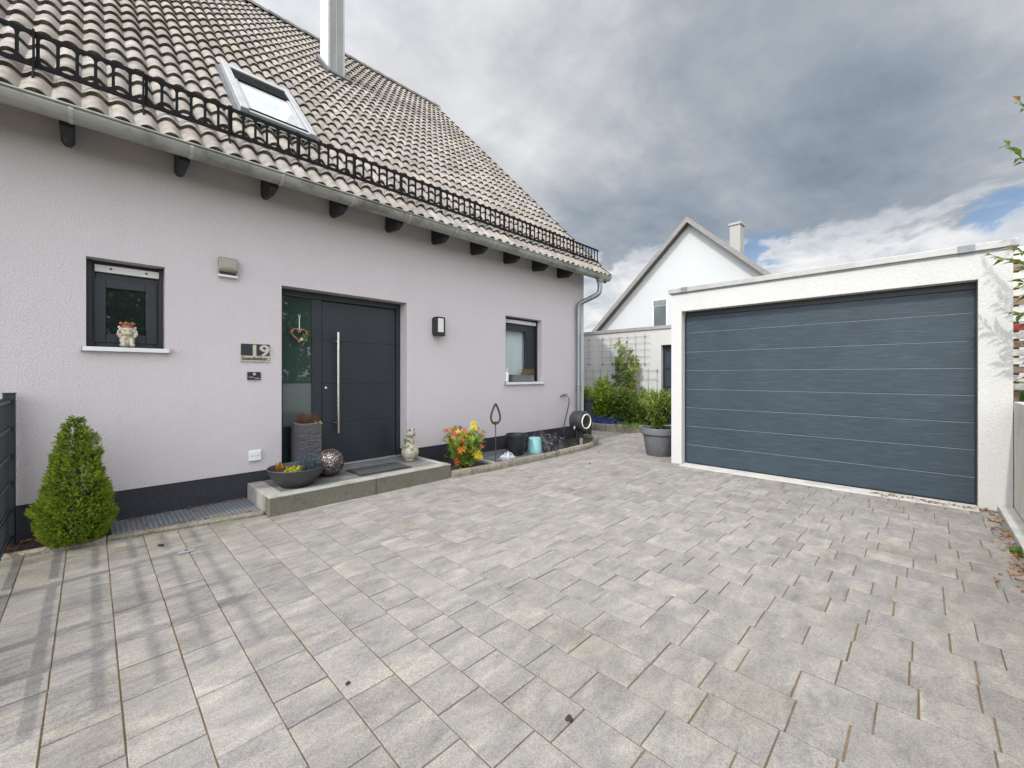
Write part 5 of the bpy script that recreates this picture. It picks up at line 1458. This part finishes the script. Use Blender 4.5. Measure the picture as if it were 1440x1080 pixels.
# grey deck: light left and high, slate band to the right
n4 = noise_n(nt, mapped(nt, P, (1, 1.25, 1), loc=(1.3, 8.2, 0)), 7.5, 6, .62, .4)
dark = add(mul(mr(dotd((.86, .26, .40)), .91, .995), .50), mul(mr(dotd((.95, .04, .31)), .965, .997), .36))
dark = add(dark, mul(mr(dotd((.66, .62, .42)), .95, .998), .16))
dark = mul(dark, add(.72, mul(n2, .55)))
lum = add(add(.64, mul(add(n1, -.5), 1.15)), add(mul(add(n2, -.5), .75), mul(add(n4, -.5), .30)))
lum = math_(nt, 'SUBTRACT', lum, mul(dark, .57))
lum = add(lum, mul(mr(dotd((.50, .58, .62)), .88, 1.0), .20))
lum = math_(nt, 'MINIMUM', math_(nt, 'MAXIMUM', lum, 0.0), 1.0)
deck = ramp(nt, lum, [(0.0, (.19, .235, .29)), (.22, (.27, .32, .38)), (.45, (.37, .405, .455)), (.7, (.54, .555, .585)), (1.0, (.74, .745, .765))])
cum = ramp(nt, add(n3, mul(add(n2, -.5), .3)), [(.30, (.40, .45, .52)), (.46, (.70, .72, .75)), (.62, (.95, .945, .935))])
rim = add(zz, add(mul(add(n3, -.5), .26), mul(add(n2, -.5), .16)))
low = mr(rim, .272, .228)
gz_ = add(mul(add(n3, -.5), .009), mul(add(n2, -.5), .006))
gap = math_(nt, 'MAXIMUM', mr(add(dotd((.960, -.11, .258)), gz_), .9978, .9995), mr(add(dotd((.940, .222, .259)), gz_), .9982, .9998))
gap = mul(mul(gap, .9), mul(mr(rim, .205, .24), mr(zz, .292, .268)))
bl = nn(nt, 'ShaderNodeMix', data_type='RGBA'); bl.inputs[0].default_value = .0
cl = mixc(nt, deck, cum, low)
# the deck glows towards the sun, raised to add fill on the shaded wall
glow = mr(dotd(S), .05, 1.0, 0.0, 1.0, False)
gl = add(1.0, mul(math_(nt, 'POWER', glow, 1.6), 3.0))
gv = nn(nt, 'ShaderNodeVectorMath', operation='SCALE'); nt.links.new(cl, gv.inputs[0]); nt.links.new(gl, gv.inputs['Scale'])
side = mr(dotd((-.25, -.85, .45)), .0, .9, 1.0, 1.8)  # unseen sky facing the house wall brightened as well, added fill light
gv2 = nn(nt, 'ShaderNodeVectorMath', operation='SCALE'); nt.links.new(gv.outputs[0], gv2.inputs[0]); nt.links.new(side, gv2.inputs['Scale'])
ska = nn(nt, 'ShaderNodeVectorMath', operation='SCALE'); nt.links.new(sky.outputs[0], ska.inputs[0]); ska.inputs['Scale'].default_value = 1.0
# clouds are written in the sky texture's own units: divide by the background strength
STR = .10
cv = nn(nt, 'ShaderNodeVectorMath', operation='SCALE'); nt.links.new(gv2.outputs[0], cv.inputs[0]); cv.inputs['Scale'].default_value = 1.0 / STR
fin = mixc(nt, cv.outputs[0], ska.outputs[0], gap)
nt.links.new(fin, bg.inputs[0]); bg.inputs[1].default_value = STR

L = bpy.data.lights.new('sun', 'SUN'); L.energy = 2.2; L.angle = R(1.3); L.color = (1, .95, .87)
lo = bpy.data.objects.new('sun', L); C.objects.link(lo); lo.rotation_euler = (-S).to_track_quat('-Z', 'Y').to_euler(); lo.location = (-5, 0, 12)

cam = bpy.data.cameras.new('camera'); co_ = bpy.data.objects.new('camera', cam); C.objects.link(co_)
cam.sensor_fit = 'HORIZONTAL'; cam.sensor_width = 36; cam.lens = 584 / 1440 * 36
cam.shift_y = -12 / 1440; cam.clip_end = 3000; cam.clip_start = .05
co_.location = (0, 0, 1.27); co_.rotation_euler = (R(90), 0, R(44.6 - 90))
sc.camera = co_
sc.view_settings.view_transform = 'Standard'; sc.view_settings.look = 'None'; sc.view_settings.gamma = 1; sc.view_settings.exposure = 0.14
sc.cycles.max_bounces = 8; sc.cycles.transparent_max_bounces = 12
